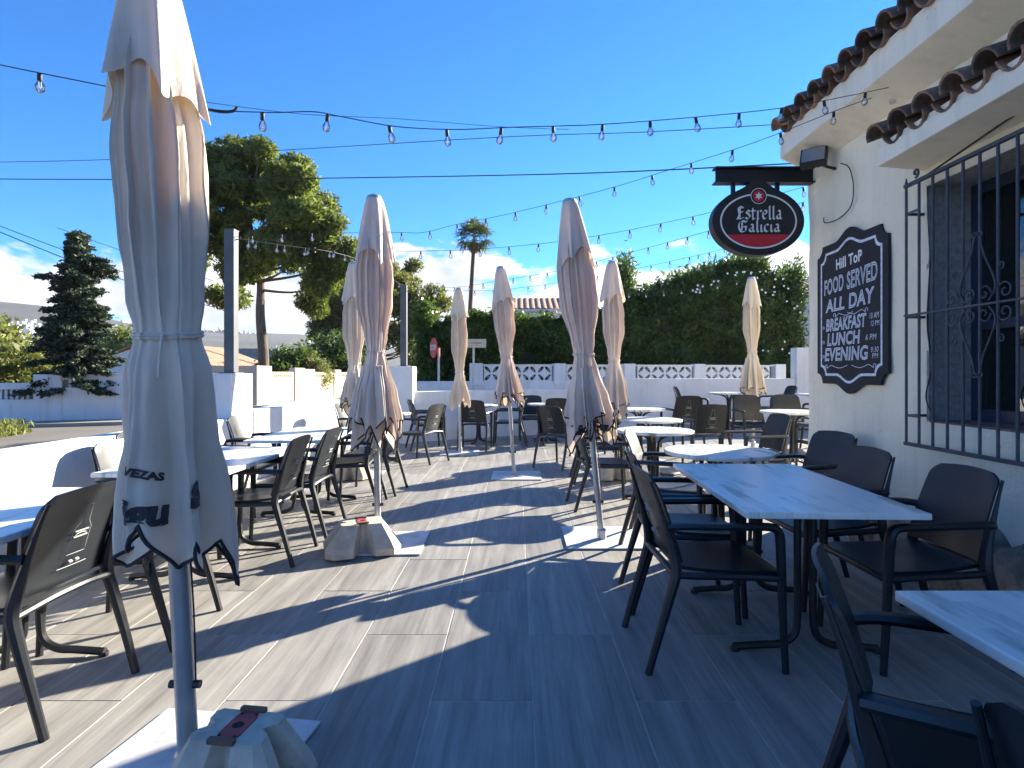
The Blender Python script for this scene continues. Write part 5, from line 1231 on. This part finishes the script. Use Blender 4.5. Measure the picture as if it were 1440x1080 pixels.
# hedge and oleander ---------------------------------------------------
def hedge(name, label, cat, prof, y0, depth, mt, n, size, core=True, flowers=0, stretch=1.8, fuzz=.12, end_round=True, seed=2, up=.3, D=None):
    """prof: (x, top z) along the run; leaves in the outer skin of a lumpy volume over a block darkened for inner shade, the twig core"""
    r = np.random.default_rng(seed)
    xs = np.array([p[0] for p in prof]); zs = np.array([p[1] for p in prof]); x0, x1 = xs[0], xs[-1]
    bx0 = (x0 + x1) / 2
    e = empty(name, (bx0, y0, 0), label, cat)
    def yfront(x): return y0 + .2 * (x - x0) * .9 - .2 * (x - x0) * .9 + FS * (x - x0)
    FS = .2
    X = r.uniform(x0, x1, n); top = np.interp(X, xs, zs); T = r.random(n)
    kind = r.random(n)
    lump = .16 * np.sin(X * 3.1 + 1) + .12 * np.sin(X * 7.3)
    Z = np.where(kind < .62, .5 + (top - .5) * T ** .8, top + r.normal(size=n) * fuzz + .06 * np.sin(X * 9))
    lz = .16 * np.sin(Z * 4 + X * 2.2) + .1 * np.sin(Z * 9 - X * 5)
    Yd = np.where(kind < .62, np.abs(r.normal(size=n)) * .16, r.uniform(0, depth, n))
    bulge = .35 * np.clip((Z - (top - .5)) / .5, 0, 1) ** 2
    Y = y0 + FS * (X - x0) + Yd + lz + lump * .6 + bulge
    Cc = np.stack([X - bx0, Y - y0, Z], 1)
    # rounded ends
    en = r.random(n) < .12; Cc[en, 0] = np.where(r.random(en.sum()) < .5, x0 - bx0, x1 - bx0) + r.normal(size=en.sum()) * .14; Cc[en, 1] = r.uniform(0, depth, en.sum()) + FS * (Cc[en, 0] + bx0 - x0)
    out = np.tile(np.array([0, -.5, up]), (n, 1))
    V, Fq = leaves(Cc, size, stretch, 0, out, r=r); link('foliage', npmesh('foliage', V, Fq, mt), e)
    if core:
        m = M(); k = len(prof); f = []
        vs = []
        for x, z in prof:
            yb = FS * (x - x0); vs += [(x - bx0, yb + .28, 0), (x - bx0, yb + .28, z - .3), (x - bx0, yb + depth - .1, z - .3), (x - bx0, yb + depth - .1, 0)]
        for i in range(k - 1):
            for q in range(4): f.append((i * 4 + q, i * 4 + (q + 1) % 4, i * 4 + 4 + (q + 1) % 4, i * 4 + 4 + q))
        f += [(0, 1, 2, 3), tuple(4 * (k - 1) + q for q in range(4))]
        m.add(vs, f).build('shaded_twig_core', MT['twig'], e)
    if flowers:
        fm = M(); r2 = random.Random(9)
        for q in range(flowers):
            x = r2.uniform(x0 + .2 * (x1 - x0), x1); z = np.interp(x, xs, zs); z = z - abs(r2.gauss(0, .25)) if r2.random() < .3 else r2.uniform(1.8, z)
            if x < x0 + .65 * (x1 - x0) and z < np.interp(x, xs, zs) - .35: continue
            c = Vector((x - bx0, FS * (x - x0) + lumpf(x, z) - .22, z))
            for b in range(5):
                a = 2 * PI * b / 5 + r2.random(); s_ = .032
                fm.add([c, c + Vector((math.cos(a) * s_, -.01, math.sin(a) * s_)), c + Vector((math.cos(a + .6) * s_ * 1.1, -.02, math.sin(a + .6) * s_ * 1.1)), c + Vector((math.cos(a + 1.1) * s_ * .9, -.01, math.sin(a + 1.1) * s_ * .9))], [(0, 1, 2, 3)])
        tag(fm.build('flowers', MT['petal'], e), kind='stuff')
    return e
def lumpf(x, z): return .16 * math.sin(z * 4 + x * 2.2) * .5
MT['twig'] = mat('shadowy twigs', (0.02, 0.028, 0.012), .95, .5, 8)  # near black colour stands for the shade inside the foliage
def hp(px, py, D): p = at(px, py, D); return (p.x, p.z)
tag_l = 'tall dark clipped hedge behind the breeze block fence, left of the oleander'
hedge('hedge', tag_l, 'hedge', [hp(596, 478, 16.6), hp(612, 462, 16.6), hp(640, 455, 16.7), hp(670, 450, 16.8), hp(700, 450, 16.9), hp(740, 454, 17.1), hp(790, 453, 17.3), hp(840, 446, 17.5), hp(885, 436, 17.7), hp(912, 432, 17.8)], 16.2, 1.2, MT['hedge'], 70000, .068, seed=4)
hedge('oleander_bush', 'huge white flowering oleander at the right, higher than the clipped hedge', 'bush', [hp(880, 440, 17.6), hp(915, 428, 17.7), hp(950, 410, 17.8), hp(985, 400, 17.9), hp(1015, 388, 18), hp(1050, 378, 18.1), hp(1075, 380, 18.1), hp(1100, 396, 18.2), hp(1120, 428, 18.2), hp(1130, 460, 18.2)], 17.2, 1.8, MT['oleander'], 90000, .062, flowers=70, stretch=3.2, fuzz=.24, seed=6, up=.8)
bush('tree', (13.4, 22.0, .5), (1.5, 1.5, 2.9), 'dark leaved tree between the beer sign and the building edge', MT['oleander'], 300, .12, ncl=46, cr=.5, seed=21, trunk={'pts': [(0, 0, 0), (0, 0, 2), (.1, 0, 4.5)], 'r': .12, 'every': 5})
# roadside grass at far left
gx_ = rng.uniform(-13.8, -10.9, 5000); gy_ = rng.uniform(12.6, 13.9, 5000); C = np.stack([gx_, gy_, rng.random(5000) ** 2 * .28], 1); C = C[(C[:, 0] < -11.0 - (C[:, 1] - 12.6) * .2)]
V, Fq = leaves(C, .035, 4.5, -1.4); tag(link('roadside_grass', npmesh('roadside_grass', V + np.array([.35, -.6, 0]), Fq, MT['olive'])), kind='stuff')
# ------------------------------------------------------------------ houses
def tiled_roof(parent, x0, x1, y0, y1, z0, z1, mt='redtile', along='x', wv=.14, loc=(0, 0, 0)):
    """corrugated pantile slope rising from y0,z0 to y1,z1"""
    n = int((x1 - x0) / wv * 6); vs = []; f = []
    for j in range(2):
        for i in range(n + 1):
            x = x0 + (x1 - x0) * i / n; t = j; vs.append((x, y0 + (y1 - y0) * t, z0 + (z1 - z0) * t + .045 * abs(math.sin(PI * (x - x0) / wv))))
    for i in range(n): f.append((i, i + 1, n + 2 + i, n + 1 + i))
    return M().add(vs, f).build('roof', MT[mt], parent, loc=loc)
def house(name, loc, label, w_, d_, h, ridge, wins=(), mtw='white2', gable_x=True, tiles=True):
    e = empty(name, loc, label, 'house')
    if gable_x:   # gable ends look towards -Y
        M().prism([(-w_ / 2, 0), (w_ / 2, 0), (w_ / 2, h), (0, h + ridge), (-w_ / 2, h)], 0, d_, lambda x, z, y: (x, y, z)).build('wall', MT[mtw], e)
        n = int(d_ / .2)
        for s_ in (-1, 1):
            vs = []; f = []; nn = int(d_ / .14 * 4)
            for t in (0, 1):
                for i in range(nn + 1):
                    yv = -.15 + (d_ + .3) * i / nn; vs.append((s_ * (w_ / 2 + .25) * (1 - t), yv, h - .1 * (1 - t) + (ridge + .06) * t + .04 * abs(math.sin(PI * yv / .28)) + .04))
            for i in range(nn): f.append((i, i + 1, nn + 2 + i, nn + 1 + i))
            M().add(vs, f).build('roof', MT['redtile'], e)
    else:
        M().box((-w_ / 2, 0, 0), (w_ / 2, d_, h)).build('wall', MT[mtw], e)
        tiled_roof(e, -w_ / 2 - .25, w_ / 2 + .25, -.3, d_ / 2, h - .02, h + ridge, wv=.28); tiled_roof(e, -w_ / 2 - .25, w_ / 2 + .25, d_ + .3, d_ / 2, h - .02, h + ridge, wv=.28)
        M().box((-w_ / 2 - .2, -.28, h - .14), (w_ / 2 + .2, -.2, h - .03)).build('eave_board', MT['white2'], e)
    for (x, z, ww, hh) in wins:
        fr = M().box((x - ww / 2 - .05, -.04, z - .05), (x + ww / 2 + .05, .02, z + hh + .05)).build('window', MT['white2'], e)
        M().box((x - ww / 2, -.05, z), (x + ww / 2, -.045, z + hh)).build('pane', MT['frameblue'], fr)
    return e
def hx(px, D): return (px - VX) * D / F
house('house', (hx(205, 27), 27, -.05), 'white gabled house behind the shaded garden wall and the foreground umbrella', 5.4, 7, 1.75, .95, [(-1.4, 1.2, .3, .12)])
house('house', (hx(345, 44), 44, -.1), 'low house with orange tiled roof behind the beige wall, left of the pine trunk', 6.2, 6, 2.05, 1.3, [(-1.2, 1.0, .9, .6), (1.2, 1, .9, .6)], gable_x=False)
house('house', (hx(325, 33), 33, -.1), 'small tiled outbuilding just above the nearer pillar', 3.6, 3, 1.25, .45, gable_x=False)
house('house', (hx(756, 28), 28, 0), 'white house with ribbed red roof showing over the middle of the hedge', 2.5, 4, 4.35, 0.75, gable_x=False)
house('house', (hx(748, 29), 29, 0), 'pale wing of the house over the hedge with a sloping parapet', 3.0, 3, 4.1, .5)
house('house', (hx(885, 36), 36, 0), 'house gable barely showing above the hedge beside the rear right umbrella', 3.4, 5, 4.9, .8)
house('house', (hx(1135, 24), 24, 0), 'white upper storey with overhanging eave beside the building edge', 2.6, 4, 4.6, .8, [(-.8, 3.5, .35, .7)], gable_x=False)
house('house', (hx(1108, 40), 40, 0), 'small flat pale building top beyond the oleander', 2.6, 4, 7.4, .5)
house('house', (hx(600, 60), 60, 0), 'low pink tinted house glimpsed beside the stop sign', 3.2, 5, 1.5, .8, gable_x=False)
# ------------------------------------------------------------------ hills and village
def hill(name, prof, D0, D1, m):
    xs = [(p[0] - VX) * D1 / F for p in prof]; zs = [H + (VY - p[1]) * D1 / F for p in prof]; n = 160; mrows = 22; V = []; Fq = []
    for j in range(mrows + 1):
        t = j / mrows; D = D0 + (D1 - D0) * t
        for i in range(n + 1):
            x = xs[0] + (xs[-1] - xs[0]) * i / n; zt = float(np.interp(x, xs, zs)) 
            ns = mn.noise(Vector((x * .008, D * .008, 0))) * .12 + mn.noise(Vector((x * .03, D * .03, 4))) * .05
            V.append((x, D, -3 + (zt + 3) * max(0, (t ** 1.15) + ns * math.sin(PI * min(1, t)) ) ))
    for j in range(mrows):
        for i in range(n): a = j * (n + 1) + i; Fq.append((a, a + 1, a + n + 2, a + n + 1))
    me = npmesh(name, np.array(V), np.array(Fq), m); me.polygons.foreach_set('use_smooth', np.ones(len(Fq), bool))
    return tag(link(name, me), kind='structure')
MT['scrub'] = mat('scrub covered hillside', (0.035, 0.045, 0.032), .95, 0, .02, col2=(0.075, 0.07, 0.06))
hill('hills', [(-900, 380), (-300, 395), (-60, 418), (0, 424), (60, 430), (110, 438), (160, 450), (210, 462), (260, 469), (320, 474)], 380, 900, MT['scrub'])
hill('hills', [(-300, 470), (0, 466), (180, 462), (230, 463), (290, 466), (350, 468), (420, 470), (480, 476), (560, 490), (640, 505), (900, 512), (1500, 508)], 520, 1300, MT['scrub'])
vm = M(); rr = random.Random(77)
for i in range(520):
    if i < 250: px, py, D = rr.gauss(60, 55), rr.gauss(462, 9), rr.uniform(600, 720)
    elif i < 420: px, py, D = rr.gauss(185, 30), rr.gauss(466, 7), rr.uniform(900, 1150)
    else: px, py, D = rr.gauss(300, 30), rr.gauss(468, 3), 1280
    if py < 448 or px > 360 or px < -80: continue
    p = at(px, py, D); s_ = D / 830 * rr.uniform(1.6, 4.2)
    hgt = s_ * rr.uniform(.5, .9)
    vm.box((p.x - s_ / 2, p.y, p.z - hgt * 1.5), (p.x + s_ / 2, p.y + s_, p.z + hgt * .5))
MT['village'] = mat('village white', (0.72, 0.70, 0.68), .9)
tag(vm.build('hillside_village', MT['village']), kind='stuff')

# ------------------------------------------------------------------ sea-coast haze between here and the hills
hm, ht, hpn = new_mat('haze'); ht.nodes.remove(hpn)
pvn = N(ht, 'ShaderNodeVolumePrincipled', inp={'Density': 0.00014, 'Anisotropy': 0.2}); pvn.inputs['Color'].default_value = (0.80, 0.87, 1.0, 1)
ht.links.new(pvn.outputs[0], ht.nodes['Material Output'].inputs['Volume'])
tag(M().box((-1500, -60, -8), (1500, 1330, 132)).build('haze', hm), kind='stuff')
